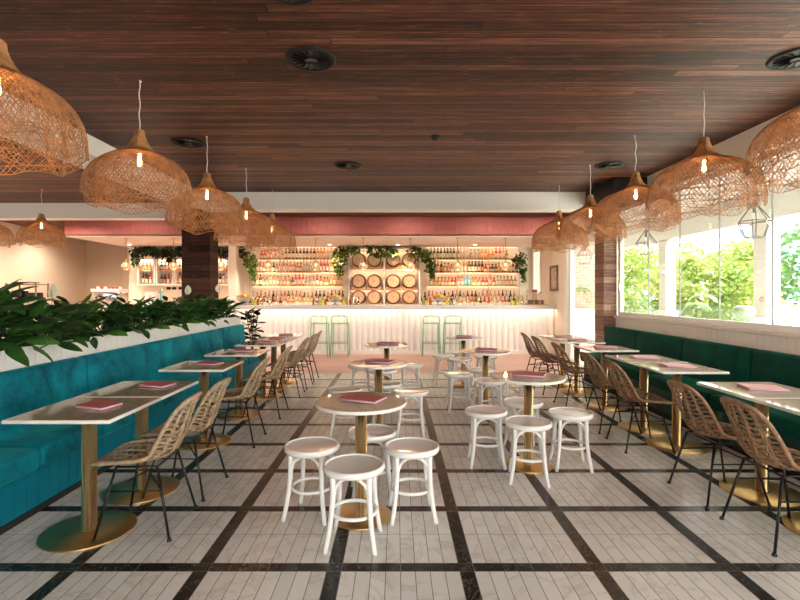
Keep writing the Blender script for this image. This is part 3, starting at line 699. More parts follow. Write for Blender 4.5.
# ------------------------------------------------------------------ woven pendant lamps
def pendant(R, H, seed, N, label='lamp'):
    rn = random.Random(seed); r = empty('woven_pendant_lamp')   # origin: ceiling point; apex at -0.40
    ZA = -0.40
    k = R / 0.43
    prof = [(0.110 * k, -0.165), (0.155 * k, -0.19), (0.24 * k, -0.225), (0.335 * k, -0.285), (0.395 * k, -0.36), (0.425 * k, -0.45), (0.43 * k, -0.53), (0.432 * k, -0.585)]
    ph = [rn.uniform(0, 6.28) for _ in range(6)]; hs = H / 0.64
    def ruff(th, t): return 1 + (0.055 * math.sin(5 * th + ph[0]) + 0.035 * math.sin(9 * th + ph[1]) + 0.02 * math.sin(17 * th + ph[5])) * t ** 1.5
    def sf(th, t):
        rr, z = cr(prof, t); q = ruff(th, t); hem = (0.028 * math.sin(4 * th + ph[2]) + 0.02 * math.sin(9 * th + ph[3])) * t ** 3
        return Vector((rr * q * math.cos(th), rr * q * math.sin(th), ZA + (z + hem) * hs))
    prof2 = [(0.24 * k, -0.24), (0.32 * k, -0.34), (0.35 * k, -0.45), (0.36 * k, -0.55), (0.365 * k, -0.635)]
    def sf2(th, t):
        rr, z = cr(prof2, t); q = 1 + (0.09 * math.sin(6 * th + ph[4]) + 0.04 * math.sin(13 * th)) * t; hem = 0.025 * math.sin(5 * th + ph[3]) * t ** 3
        return Vector((rr * q * math.cos(th), rr * q * math.sin(th), ZA + (z + hem) * hs))
    def weave(fn, n, sg, tw, rad):
        mb = MB()
        for s_ in (-1, 1):
            for i in range(n):
                th0 = 2 * PI * i / n + rn.uniform(-.02, .02); w1 = rn.uniform(0, 6.28); am = rn.uniform(0.002, 0.008)
                mb.tube([fn(th0 + s_ * tw * (j / sg) + am * math.sin(w1 + j * 1.3), j / sg) for j in range(sg + 1)], rad, 3, cap=False)
        return mb
    sh = weave(sf, N, 20, 1.15, 0.0020)
    for i in range(N // 4):
        th = 2 * PI * i / (N // 4) + rn.uniform(-.03, .03); sh.tube([sf(th, j / 14) for j in range(15)], 0.0022, 3, cap=False)
    for t in (0.08, 0.2, 0.33, 0.5, 0.65, 0.8, 0.9, 0.99): sh.tube([sf(2 * PI * i / 72, t) for i in range(72)], 0.0026 if t < 0.95 else 0.0035, 3, closed=True)
    part('outer_shade', sh, 'lamp', r)
    sh = weave(sf2, int(N * 0.7), 12, 0.8, 0.0021)
    for t in (0.3, 0.6, 0.85, 0.99): sh.tube([sf2(2 * PI * i / 64, t) for i in range(64)], 0.003, 3, closed=True)
    part('inner_shade', sh, 'lamp', r)
    nk = MB(); np_ = [(0.028, 0.0), (0.036, -0.012), (0.040, -0.05), (0.055, -0.09), (0.078, -0.13), (0.105, -0.165), (0.118, -0.175)]
    vs = []; fs = []; nn = 60
    for (rr, z) in np_:
        for i in range(nn):
            th = 2 * PI * i / nn; q = 1 + 0.05 * math.sin(15 * th + z * 30) + 0.05 * math.sin(6 * th + ph[0] - z * 12)
            kk = 1 if rr < .06 else 0.5 + 0.5 * k; vs.append((rr * q * kk * math.cos(th), rr * q * kk * math.sin(th), ZA + z * hs))
    for a in range(len(np_) - 1):
        for i in range(nn): j = (i + 1) % nn; fs.append((a * nn + i, a * nn + j, (a + 1) * nn + j, (a + 1) * nn + i))
    fs.append(tuple(range(nn))); nk.add(vs, fs, 0, True); part('neck', nk, 'lamp', r)
    cd = MB(); cd.tube([(0.006 * math.sin(i * 1.3), 0, ZA + 0.0 + (-ZA) * i / 12) for i in range(13)], 0.0045, 6); cd.tube([(0, 0, -0.02), (0.02, 0, -0.005), (0.022, 0, 0)], 0.004, 5); part('cord', cd, 'cord', r)
    bl = MB(); bl.sphere((0, 0, ZA - 0.27 * hs), 0.018, 12, 0, 1.7); bl.lathe([(0, 0.0), (0.012, 0), (0.012, 0.05), (0, 0.05)], 10, (0, 0, ZA - 0.245 * hs)); part('bulb', bl, 'bulb', r)
    tag(r, 'lamp', 'lamp'); return r
def add_lamp_light(o, pw, z=-0.75): light('bulb_light', 'POINT', (0, 0, z), pw, (1.0, 0.62, 0.32), o, 0.04)
pl_ = pendant(0.385, 0.62, 5, 80); pr_ = pendant(0.42, 0.62, 8, 84); ps_ = pendant(0.33, 0.52, 9, 60)
LLP = [2.49, 3.87, 5.25, 6.62, 8.0]; LRP = [2.85, 4.06, 5.22, 6.44, 7.68]
fr5 = ['nearest the camera', 'second from the camera', 'third from the camera', 'fourth from the camera', 'farthest from the camera']
for i, d in enumerate(LLP):
    o = place(pl_, i > 0, (-2.05, d, CZ), 1.3 * i, 'woven amber pendant lamp over the teal bench tables, %s' % fr5[i], 'woven pendants over the teal bench'); add_lamp_light(o, 2.0)
for i, d in enumerate(LRP):
    o = place(pr_, i > 0, (2.575, d, CZ), 1.1 * i + 0.4, 'woven amber pendant lamp over the green bench tables, %s' % fr5[i], 'woven pendants over the green bench'); add_lamp_light(o, 2.0)
for i, (x, y, lb) in enumerate([(-5.82, 7.95, 'smaller woven pendant lamp before the far left wall'), (-6.72, 8.0, 'woven pendant lamp cut by the left photo edge')]):
    o = place(ps_, i > 0, (x, y, CZ), i * 1.0, lb, 'woven pendants over the far left area'); add_lamp_light(o, 2.0, -0.66)

# ------------------------------------------------------------------ ceiling fittings
def vent():
    r = empty('ceiling_vent'); b = MB(); b.lathe([(0.150, -0.004), (0.165, -0.016), (0.185, -0.014), (0.192, 0.0)], 40); part('rim', b, 'blackm', r)
    b = MB(); b.lathe([(0, -0.002), (0.155, -0.002)], 32); part('backing', b, 'blackm', r)
    b = MB()
    for i in range(16):
        a = 2 * PI * i / 16; a2 = a + 0.28
        b.add([(0.04 * math.cos(a), 0.04 * math.sin(a), -0.006), (0.148 * math.cos(a), 0.148 * math.sin(a), -0.006), (0.148 * math.cos(a2), 0.148 * math.sin(a2), -0.018), (0.04 * math.cos(a2), 0.04 * math.sin(a2), -0.014)], [(0, 1, 2, 3)])
    b.lathe([(0, -0.02), (0.045, -0.018), (0.05, -0.006)], 20); part('vanes', b, 'black', r)
    tag(r, 'vent', 'vent'); return r
vp = vent()
VT = [((311 - CX) / FP * 3.52, 3.52, 'round black swirl vent in the ceiling, largest, left of centre'), ((797 - CX) / FP * 3.5, 3.5, 'round swirl vent in the ceiling at the right photo edge'), ((348 - CX) / FP * 6.44, 6.44, 'small round vent in the ceiling before the white cross beam, centre'),
      ((609 - CX) / FP * 6.44, 6.44, 'round vent in the ceiling beside the right-hand pendants'), ((188 - CX) / FP * 5.46, 5.46, 'round black vent in the ceiling beside the left-hand pendants'), ((291 - CX) / FP * 2.70, 2.70, 'round black vent cut by the top edge of the photo')]
for i, (x, y, lb) in enumerate(VT): place(vp, i > 0, (x, y, CZ), 0.3 * i, lb, 'round ceiling vents').scale = ((0.95, 0.95, 1) if i != 5 else (0.8, 0.8, 1))
b = MB(); b.lathe([(0, -0.045), (0.025, -0.045), (0.035, -0.03), (0.048, -0.012), (0.05, 0)], 20)
o = obj('smoke_detector', b, 'blackm', None, ((435 - CX) / FP * 5.25, 5.25, CZ)); tag(o, 'small black smoke detector in the middle of the timber ceiling', 'detector')
r = empty('ceiling_unit', (3.55, 7.6, 2.86)); b = MB(); b.rbox(-0.38, 0.40, -0.50, 0.55, 0.02, 0.29, 0.015); part('housing', b, 'blackm', r)
b = MB()
for i in range(7): b.box(-0.33, 0.33, -0.45 + i * 0.14, -0.40 + i * 0.14, 0.005, 0.02)
part('grille', b, 'black', r); b = MB(); b.tube([(-0.36, -0.52, 0.10), (0.3, -0.52, 0.22)], 0.012, 8); part('pipe', b, 'black', r)
tag(r, 'black box unit under the ceiling between the two white beams', 'ceiling unit')

# ------------------------------------------------------------------ bar counter
bc = empty('bar_counter', (-1.7, 11.7, 0)); ox, oy = -1.7, 11.7
X0, X1 = -7.2, 3.74; YF = 11.52
fl_ = MB(); pitch = 0.137; n = int((X1 - X0) / pitch); pitch = (X1 - X0) / n; vs = []; cols = []
for i in range(n):
    for k in range(8):
        t = k / 8; x = X0 + (i + t) * pitch; y = YF - 0.045 * (abs(math.sin(PI * t)) ** 0.55); cols.append((x - ox, y - oy))
cols.append((X1 - ox, YF - oy))
for (x, y) in cols: vs += [(x, y, 0.09), (x, y, 1.06)]
fl_.add(vs, [(2 * i, 2 * i + 2, 2 * i + 3, 2 * i + 1) for i in range(len(cols) - 1)], 0, True)
fl_.box(X0 - ox, X1 - ox, YF + 0.0 - oy, YF + 0.06 - oy, 0.0, 1.06)
part('fluted_front', fl_, 'flute', bc)
b = MB(); b.box(X0 - ox, X1 - ox, YF - 0.055 - oy, YF - oy, 0, 0.09); part('kickboard', b, 'flute', bc)
b = MB(); b.rbox(X0 - 0.05 - ox, X1 - ox, 11.34 - oy, 12.05 - oy, 1.065, 1.165, 0.008, 2); part('countertop', b, 'counter', bc)
b = MB(); b.box(X0 - ox, X1 - 0.03 - ox, YF - 0.085 - oy, YF - 0.06 - oy, 1.053, 1.064); part('led_strip', b, 'led', bc)
b = MB(); b.box(X0 - ox, X1 - ox, 11.6 - oy, 12.0 - oy, 0.0, 1.06); part('carcass', b, 'flute', bc)
tag(bc, 'long white fluted bar counter with pale stone top', 'bar')
for x in (-5.4, -1.7, 2.0): light('led_glow', 'AREA', (x - ox, 11.37 - oy, 1.055), 4.0, (1.0, 0.72, 0.50), bc, 3.5, (0.30, 0, 0), 0.04)

# ------------------------------------------------------------------ bar stools
def barstool():
    r = empty('bar_stool'); b = MB(); b.rbox(-0.185, 0.185, -0.16, 0.17, 0.745, 0.765, 0.009, 2); part('seat', b, 'mint', r)
    for sx in (-1, 1):
        for sy in (-1, 1):
            b = MB(); b.tube([(sx * 0.175, sy * 0.15, 0.75), (sx * 0.20, sy * 0.185, 0)], 0.0125, 8); part('leg', b, 'mint', r)
    b = MB(); z = 0.30; s1 = 0.190; s2 = 0.172
    b.tube([(-s1, -s2, z), (s1, -s2, z)], 0.009, 8); b.tube([(-s1, s2, z), (s1, s2, z)], 0.009, 8); b.tube([(-s1, -s2, z), (-s1, s2, z)], 0.009, 8); b.tube([(s1, -s2, z), (s1, s2, z)], 0.009, 8); part('footrest', b, 'mint', r)
    b = MB(); pts = [(-0.178, -0.155, 0.75), (-0.182, -0.168, 0.85)]
    for i in range(9):
        a = PI - PI * i / 8; pts.append((0.10 * (1 if math.cos(a) > 0 else -1) * (abs(math.cos(a)) ** 1) + (0.082 if math.cos(a) > 0.01 else (-0.082 if math.cos(a) < -0.01 else 0)), -0.175, 0.87 + 0.06 * math.sin(a)))
    pts += [(0.182, -0.168, 0.85), (0.178, -0.155, 0.75)]; b.tube(pts, 0.012, 8); part('backrest', b, 'mint', r)
    tag(r, 'bar stool', 'bar stool'); return r
bs = barstool()
for i, (x, t) in enumerate([(-1.77, 'leftmost of the four at the bar'), (-1.30, 'second from left at the bar'), (0.80, 'third from left at the bar'), (1.29, 'rightmost of the four at the bar')]):
    place(bs, i > 0, (x, 11.21, 0), 0, 'mint green metal stool with low loop back, ' + t, 'mint bar stools')

# ------------------------------------------------------------------ back bar shelving
def shelving(name, x0, x1, divs, label):
    r = empty(name, ((x0 + x1) / 2, 13.25, 0)); ox = (x0 + x1) / 2
    zs = [2.372, 2.012, 1.645]
    for z in zs:
        b = MB(); b.box(x0 - ox, x1 - ox, -0.15, 0.15, z - 0.022, z); s_ = part('shelf', b, 'shelf', r)
        l = MB(); l.box(x0 - ox + 0.02, x1 - ox - 0.02, 0.115, 0.135, z - 0.030, z - 0.022); addc(s_, obj('led_strip', l, 'led', s_))
        light('shelf_glow', 'AREA', (0, -0.13, z - 0.03), 1.6, (1.0, 0.66, 0.42), s_, x1 - x0 - 0.1, (0.75, 0, 0), 0.03)
    b = MB(); b.box(x0 - ox + 0.02, x1 - ox - 0.02, 0.11, 0.14, 2.70, 2.706); part('top_led_strip', b, 'led', r)
    light('shelf_glow', 'AREA', (0, -0.13, 2.695), 2.5, (1.0, 0.66, 0.42), r, x1 - x0 - 0.1, (0.6, 0, 0), 0.03)
    for d_ in divs:
        b = MB(); b.tube([(d_ - ox, -0.155, 1.20), (d_ - ox, -0.155, 2.70)], 0.010, 6); part('upright', b, 'brassrod', r)
    tag(r, label, 'shelving'); return r
LX0, LX1, RX0, RX1 = -3.97, -1.47, 0.80, 3.32
shelving('bottle_shelving', LX0, LX1, [LX0, -3.13, -2.28, LX1], 'wall shelving of bottles left of the barrel rack')
shelving('bottle_shelving', RX0, RX1, [RX0, 1.64, 2.48, RX1], 'wall shelving of bottles right of the barrel rack')
b = MB(); b.box(-4.2, 3.72, 12.95, 13.39, 0, 1.02, 0); b.box(-4.2, 3.72, 12.90, 13.39, 1.02, 1.06, 1); b.box(LX0, LX1 + .1, 13.15, 13.39, 1.06, 1.20, 0); b.box(RX0 - 0.05, RX1, 13.15, 13.39, 1.06, 1.20, 0)
o = obj('back_counter', b, ['white', 'counter']); tag(o, 'stepped back counter below the bottle shelves', 'counter')

# bottles
def bmat(name, c, rough=0.12, tr=0.0): return mat(name, c, rough, trans=tr, coat=0.2)
BC = {'amber': ((0.50, 0.20, 0.05), (0.75, 0.60, 0.42), (0.10, 0.05, 0.03)), 'dark green': ((0.03, 0.06, 0.02), (0.70, 0.62, 0.45), (0.04, 0.03, 0.03)),
      'clear': ((0.42, 0.32, 0.22), (0.62, 0.55, 0.46), (0.25, 0.2, 0.16)), 'dark brown': ((0.06, 0.022, 0.012), (0.72, 0.60, 0.45), (0.02, 0.02, 0.02)), 'red': ((0.45, 0.04, 0.03), (0.75, 0.65, 0.55), (0.5, 0.05, 0.05)),
      'pale gold': ((0.50, 0.30, 0.09), (0.80, 0.72, 0.6), (0.55, 0.42, 0.2)), 'rose': ((0.50, 0.20, 0.12), (0.78, 0.66, 0.58), (0.35, 0.12, 0.10)), 'blue': ((0.05, 0.36, 0.48), (0.25, 0.6, 0.68), (0.5, 0.6, 0.6)), 'black': ((0.012, 0.012, 0.012), (0.6, 0.3, 0.1), (0.02, 0.02, 0.02)), 'orange': ((0.75, 0.26, 0.04), (0.8, 0.6, 0.4), (0.7, 0.6, 0.5))}
SH = [ # (radius, body h, shoulder h, neck r, total h)
    (0.036, 0.17, 0.215, 0.013, 0.285), (0.040, 0.14, 0.175, 0.014, 0.245), (0.030, 0.19, 0.24, 0.011, 0.30), (0.043, 0.11, 0.15, 0.015, 0.215)]
bm_cache = {}
def bottle_proto(cn, si):
    if (cn, si) in bm_cache: return bm_cache[(cn, si)]
    R_, hb, hs, rn_, H = SH[si]; mb = MB()
    prof = [(0, 0), (R_ * .93, 0), (R_, 0.006), (R_, hb * .22), (R_ * 1.015, hb * .24), (R_ * 1.015, hb * .8), (R_, hb * .82), (R_, hb), (rn_ * 1.6, hs * .97), (rn_, hs), (rn_, H * .88), (rn_ * 1.25, H * .88), (rn_ * 1.25, H), (0, H)]
    mis = [0, 0, 0, 1, 1, 1, 0, 0, 0, 0, 2, 2, 2]
    mb.lathe(prof, 10, mis=mis)
    cs = BC[cn]; ms = []
    for j, nm in enumerate(('glass', 'label', 'cap')):
        key = cn.replace(' ', '_') + '_bottle_' + nm
        if key not in M: M[key] = bmat(key, cs[j], 0.12 if j == 0 else 0.5)
        ms.append(key)
    me = mb.mesh('bottle', ms); bm_cache[(cn, si)] = me; return me
rb = random.Random(21); nb = 0
def bottle(x, y, z, cn, si, label, group):
    global nb
    o = link('bottle', bottle_proto(cn, si), None, (x, y, z)); o.rotation_euler = (0, 0, rb.uniform(0, 6)); o.scale = (1.08, 1.08, 1.0 if 'lit' in group else 1.1); tag(o, label, 'bottle', group); nb += 1; return o
mixes = {0: ['clear', 'red', 'red', 'amber', 'orange', 'clear', 'rose', 'amber'], 1: ['clear', 'pale gold', 'rose', 'red', 'dark brown', 'dark green', 'black', 'amber', 'clear'], 2: ['amber', 'pale gold', 'rose', 'amber', 'clear', 'red', 'dark brown', 'amber']}
for side, (xa, xb) in (('left', (LX0 + 0.30, LX1 - 0.02)), ('right', (RX0 + 0.14, RX1 - 0.05))):
    for ri, (z, sn) in enumerate(((2.373, 'top'), (2.013, 'middle'), (1.646, 'bottom'))):
        x0_ = xa if ri == 0 else (xa - 0.22 if side == 'left' else xa); x1_ = xb - 0.2 if (ri == 0) else xb
        x = x0_; i = 0; run = 0; cn = 'clear'; si = 0
        while x < x1_ and i < 28:
            if run <= 0:
                cn = rb.choice(mixes[ri]); si = rb.randrange(4); run = rb.choice([1, 1, 2, 2, 3])
                if side == 'left' and ri == 0 and 7 <= i <= 8: cn = 'dark brown'; si = 0; run = 9
                if side == 'right' and ri == 0 and i < 2: cn = 'dark green'; si = 0; run = 9
                if side == 'right' and ri == 2 and 10 <= i <= 11: cn = 'blue'; si = 2; run = 1
            bottle(x, 13.20 + rb.uniform(-.02, .02), z, cn, si, '%s bottle, %s from left on the %s shelf %s of the barrels' % (cn, ORD[min(i, 27)], sn, side), 'bottles on the %s wall shelves' % side)
            run -= 1; i += 1; x += rb.uniform(0.082, 0.105)
for side, (xa, xb) in (('left', (LX0 + 0.05, LX1 + 0.02)), ('right', (RX0 - 0.02, RX1 - 0.05))):
    for ri, (y, z, sn, sl) in enumerate(((13.28, 1.20, 'rear step', 0.105), (13.05, 1.06, 'front step', 0.112))):
        x = xa; i = 0
        while x < xb and i < 27:
            cn = rb.choice(['clear', 'dark brown', 'dark green', 'black', 'amber', 'clear', 'rose', 'dark green', 'red', 'pale gold']); si = rb.choice([0, 0, 2, 1])
            if ri and cn == 'clear' and rb.random() < .5: cn = 'pale gold'
            bottle(x, y + rb.uniform(-.02, .02), z + 0.0, cn, si, '%s bottle, %s from left on the back counter %s %s of the barrels' % (cn, ORD[i], sn, side), 'bottles on the back counter, %s side' % side)
            i += 1; x += sl * rb.uniform(.9, 1.1)

# barrel rack
rk = empty('barrel_rack', (-0.332, 13.2, 0)); ox = -0.332
b = MB()
for x in (-1.287, -0.346, 0.605): b.box(x - ox, x - ox + 0.03, -0.2, 0.2, 1.06, 2.66)
for z in (1.06, 1.49, 2.06, 2.64): b.box(-1.287 - ox, 0.635 - ox, -0.2, 0.2, z, z + 0.03)
part('frame', b, 'white', rk); b = MB(); b.box(-1.28 - ox, 0.63 - ox, 0.17, 0.195, 1.06, 2.66); part('back_panel', b, 'cream', rk)
for z in (1.49, 2.06, 2.64):
    for xc in (-0.80, 0.145):
        b = MB(); b.box(xc - 0.42 - ox, xc + 0.42 - ox, 0.10, 0.13, z - 0.008, z); part('led_strip', b, 'led', rk)
        light('rack_glow', 'AREA', (xc - ox, 0.05, z - 0.012), 1.2, (1.0, 0.64, 0.40), rk, 0.8, (0, 0, 0), 0.03)
tag(rk, 'white rack holding twelve small oak barrels', 'rack')
def barrel():
    r = empty('oak_barrel'); RB = 0.195; L = 0.36
    b = MB(); b.lathe([(0.172, -L / 2), (0.185, -L / 4), (RB, 0), (0.185, L / 4), (0.172, L / 2), (0.155, L / 2), (0.155, L / 2 - 0.018)], 28); b.lathe([(0.155, -L / 2 + 0.018), (0.155, -L / 2), (0.172, -L / 2)], 28)
    mt = Matrix.Rotation(-PI / 2, 4, 'X'); mt = Matrix.Rotation(PI / 2, 4, 'X')
    b.xf(mt); part('staves', b, 'barrels', r)
    for prf in ([(0, L / 2 - 0.016), (0.156, L / 2 - 0.016)], [(0.156, -L / 2 + 0.016), (0, -L / 2 + 0.016)]):
        b = MB(); b.lathe(prf, 28); b.xf(mt); part('head', b, 'barrel', r)
    b = MB()
    for z in (L / 2 - 0.012, L / 2 - 0.07): b.tube([(0.181 * math.cos(2 * PI * i / 32), 0.181 * math.sin(2 * PI * i / 32), z) for i in range(32)], 0.006, 6, closed=True)
    b.xf(mt); part('hoop', b, 'hoop', r)
    b = MB()  # branded line of marks across the head
    for i in range(7): b.box(-0.055 + i * 0.016, -0.046 + i * 0.016, -L / 2 + 0.012, -L / 2 + 0.016, 0.02, 0.032)
    b.box(-0.03, 0.03, -L / 2 + 0.012, -L / 2 + 0.016, -0.015, -0.008); b.lathe([(0.0, 0.0), (0.013, 0.0), (0.013, 0.01), (0, 0.01)], 10, (0, 0, L / 2 - 0.016))
    nb_ = len(b.v) ; part('stamp', b, 'hoop', r)
    b = MB(); b.add([(-0.20, -0.14, -0.25), (0.20, -0.14, -0.25), (0.205, -0.14, -0.13), (0.15, -0.14, -0.155), (0.06, -0.14, -0.188), (-0.06, -0.14, -0.188), (-0.15, -0.14, -0.155), (-0.205, -0.14, -0.13)] + [(-0.20, 0.14, -0.25), (0.20, 0.14, -0.25), (0.205, 0.14, -0.13), (0.15, 0.14, -0.155), (0.06, 0.14, -0.188), (-0.06, 0.14, -0.188), (-0.15, 0.14, -0.155), (-0.205, 0.14, -0.13)],
                    [(0, 1, 2, 3, 4, 5, 6, 7), tuple(reversed(range(8, 16)))] + [(i, i + 8, (i + 1) % 8 + 8, (i + 1) % 8) for i in range(8)])
    part('cradle', b, 'cradle', r); tag(r, 'barrel', 'barrel'); return r
bp = barrel(); k = 0
for ri, (z, rn__) in enumerate(((2.34, 'top'), (1.77, 'middle'), (1.34, 'bottom'))):
    for ci, x in enumerate((-1.02, -0.60, -0.085, 0.345)):
        place(bp, k > 0, (x, 13.17, z), 0, 'small oak barrel, %s from left in the %s row of the rack' % (ORD[ci], rn__), 'oak barrels in the rack'); k += 1

# ------------------------------------------------------------------ trailing greenery
def greenery(name, loc, blobs, n, leaf, m_, label, seed, cat='plant'):
    """blobs: (dx, dz, rx, rz, droop) around loc"""
    rn = random.Random(seed); r = empty(name, loc); mb = MB(); st_ = MB()
    for i in range(n):
        dx, dz, rx, rz = rn.choice(blobs); a = rn.uniform(0, 2 * PI); q = math.sqrt(rn.random())
        p = Vector((dx + rx * q * math.cos(a), rn.uniform(-.13, .10), dz + rz * q * math.sin(a)))
        blade(mb, p, rn.choice([-PI / 2, -PI / 2, rn.uniform(0, 6.28)]) + rn.uniform(-1, 1), rn.uniform(-1.2, 0.3), rn.uniform(0.2, 1), leaf * rn.uniform(.7, 1.3), leaf * 0.36, 0, rn.uniform(-1, 1), 3, 0.1)
    for (dx, dz, rx, rz) in blobs:
        st_.tube([(dx, 0, dz + rz), (dx + 0.02, -0.03, dz), (dx, -0.02, dz - rz * .9)], 0.006, 5)
    part('stems', st_, 'trunk', r); part('leaves', mb, m_, r); tag(r, label, cat); return r
greenery('hanging_plant', (-3.94, 13.02, 2.20), [(0, 0.18, 0.16, 0.18), (0.02, 0.0, 0.15, 0.2), (0.10, -0.2, 0.06, 0.2), (0.03, 0.1, 0.2, 0.16)], 300, 0.085, 'trail', 'leafy trailing plant at the left end of the bottle shelves', 31)
greenery('hanging_plant', (3.30, 13.02, 2.25), [(0.02, 0.12, 0.17, 0.2), (0.05, -0.08, 0.15, 0.2), (0.10, -0.32, 0.06, 0.2), (-0.08, 0.1, 0.13, 0.1)], 300, 0.085, 'trail', 'leafy trailing plant at the right end of the bottle shelves', 32)
greenery('trailing_vine', (-1.45, 12.92, 2.42), [(0.02, 0.15, 0.25, 0.14), (-0.12, -0.1, 0.12, 0.35), (-0.05, -0.35, 0.08, 0.2), (0.3, 0.18, 0.2, 0.09), (0.05, 0.0, 0.15, 0.2)], 520, 0.09, 'trail', 'green vine trailing over the left corner of the barrel rack', 33)
greenery('trailing_vine', (-0.35, 12.92, 2.55), [(-0.25, 0.06, 0.22, 0.12), (0.05, 0.05, 0.25, 0.12), (0.25, -0.02, 0.15, 0.12), (-0.05, -0.05, 0.2, 0.1)], 380, 0.09, 'trail', 'green vine bunched over the middle of the barrel rack', 34)
greenery('trailing_vine', (0.62, 12.92, 2.42), [(-0.12, 0.15, 0.25, 0.13), (0.12, 0.02, 0.2, 0.18), (0.25, -0.2, 0.14, 0.2), (0.33, -0.42, 0.06, 0.15)], 480, 0.09, 'trail', 'green vine trailing over the right corner of the barrel rack', 35)
greenery('trailing_hedge', (-5.6, 13.1, 2.55), [(-1.35 + 0.3 * i, 0.02 + 0.05 * math.sin(i * 2.1), 0.22, 0.13) for i in range(10)] + [(-1.42, -0.15, 0.08, 0.2), (-0.45, -0.2, 0.10, 0.16)], 1300, 0.10, 'darktrail', 'dark foliage running above the glazed cabinets left of the bar', 36)

# ------------------------------------------------------------------ glazed cabinets, left back
def cabinet():
    r = empty('bottle_cabinet'); b = MB(); W_ = 0.475; z0, z1 = 0.0, 0.76
    b.box(0, W_, 0.28, 0.30, z0, z1); b.box(0, 0.03, 0, 0.28, z0, z1); b.box(W_ - 0.03, W_, 0, 0.28, z0, z1); b.box(0.03, W_ - 0.03, 0, 0.28, z0, z0 + 0.03); b.box(0.03, W_ - 0.03, 0, 0.28, z1 - 0.03, z1); part('carcass', b, 'white', r)
    b = MB(); b.box(0.03, W_ - 0.03, 0.02, 0.28, 0.385, 0.40); part('shelf', b, 'shelf', r)
    b = MB()
    for (a, c_, e, f_) in ((0.03, 0.05, 0.03, 0.73), (W_ - 0.05, W_ - 0.03, 0.03, 0.73), (0.05, W_ - 0.05, 0.03, 0.05), (0.05, W_ - 0.05, 0.71, 0.73)): b.box(a, c_, -0.005, 0.012, e, f_)
    part('door_frame', b, 'cradle', r)
    b = MB(); b.box(0.05, W_ - 0.05, 0.25, 0.265, 0.722, 0.73); part('led_strip', b, 'led', r)
    tag(r, 'cabinet', 'cabinet'); return r
cb = cabinet(); cxs = [-7.0 + 0.478 * i for i in range(5)] + [-4.61 + 0.0]
for i in range(5):
    o = place(cb, i > 0, (-7.0 + 0.5 * i, 13.10, 1.66), 0, 'lit white cabinet of bottles with copper door frame, %s from left' % ORD[i], 'lit cabinets of bottles on the left')
    light('cabinet_glow', 'AREA', (0.2375, 0.20, 0.70), 2.2, (1.0, 0.6, 0.35), o, 0.38, (0, 0, 0), 0.03)
    for s_ in range(2):
        for j in range(4):
            cn = rb.choice(['dark brown', 'clear', 'rose', 'black', 'amber', 'red']) if s_ else rb.choice(['clear', 'rose', 'amber', 'dark brown'])
            bottle(-7.0 + 0.5 * i + 0.085 + 0.1 * j, 13.24, 1.66 + (0.031 if s_ else 0.401), cn, 1 if s_ == 0 else rb.choice([0, 2]), '%s bottle, %s from left on the %s of the %s lit cabinet' % (cn, ORD[j], 'floor' if s_ else 'shelf', ORD[i]), 'bottles in the lit cabinets')

# ------------------------------------------------------------------ glass globe pendants and downlights
def globe():
    r = empty('globe_pendant'); b = MB(); b.lathe([(0, 0), (0.045, 0), (0.045, -0.02), (0, -0.025)], 16); part('canopy', b, 'brassrod', r)
    b = MB(); b.tube([(0, 0, -0.02), (0, 0, -0.50)], 0.005, 6); part('cord', b, 'bronze', r)
    b = MB(); b.lathe([(0, -0.48), (0.02, -0.48), (0.022, -0.56), (0, -0.56)], 12); part('lamp_holder', b, 'brassrod', r)
    b = MB(); k = 14; b.lathe([(0.10 * math.sin(PI * i / k), -0.64 - 0.098 * math.cos(PI * i / k)) for i in range(k)], 24); 
    b.lathe([(0.095 * math.sin(PI * i / k), -0.64 - 0.093 * math.cos(PI * i / k)) for i in range(k)], 24); part('globe', b, 'globe', r)
    b = MB(); b.sphere((0, 0, -0.61), 0.016, 10, 0, 1.6); part('bulb', b, 'bulb', r)
    tag(r, 'lamp', 'lamp'); return r
gp = globe(); gx = [126, 173.4, 221, 268.2, 315.7, 363.3, 410.4, 457.7, 505.5]
for i, px in enumerate(gx):
    o = place(gp, i > 0, ((px - CX) / FP * 11.1, 11.1, SZ - 0.012), 0, 'smoky glass globe pendant over the bar, %s from left' % ORD[i], 'glass globes over the bar')
    light('globe_light', 'POINT', (0, 0, -0.78), 1.5, (1, 0.66, 0.38), o, 0.03)
def downl():
    r = empty('downlight'); b = MB(); b.lathe([(0.045, -0.002), (0.06, -0.006), (0.065, 0)], 20); part('trim_ring', b, 'white', r)
    b = MB(); b.lathe([(0, -0.003), (0.046, -0.003)], 16); part('lens', b, 'down', r); tag(r, 'light', 'light'); return r
dp = downl()
for i, px in enumerate([129.5, 196, 262, 329.5, 398, 475]):
    o = place(dp, i > 0, ((px - CX) / FP * 12.6, 12.6, SZ - 0.013), 0, 'recessed downlight in the pale soffit, %s from left' % ORD[i], 'downlights in the bar soffit')
    light('spot_light', 'SPOT', (0, 0, -0.03), 90, (1, 0.76, 0.54), o, 0.05)

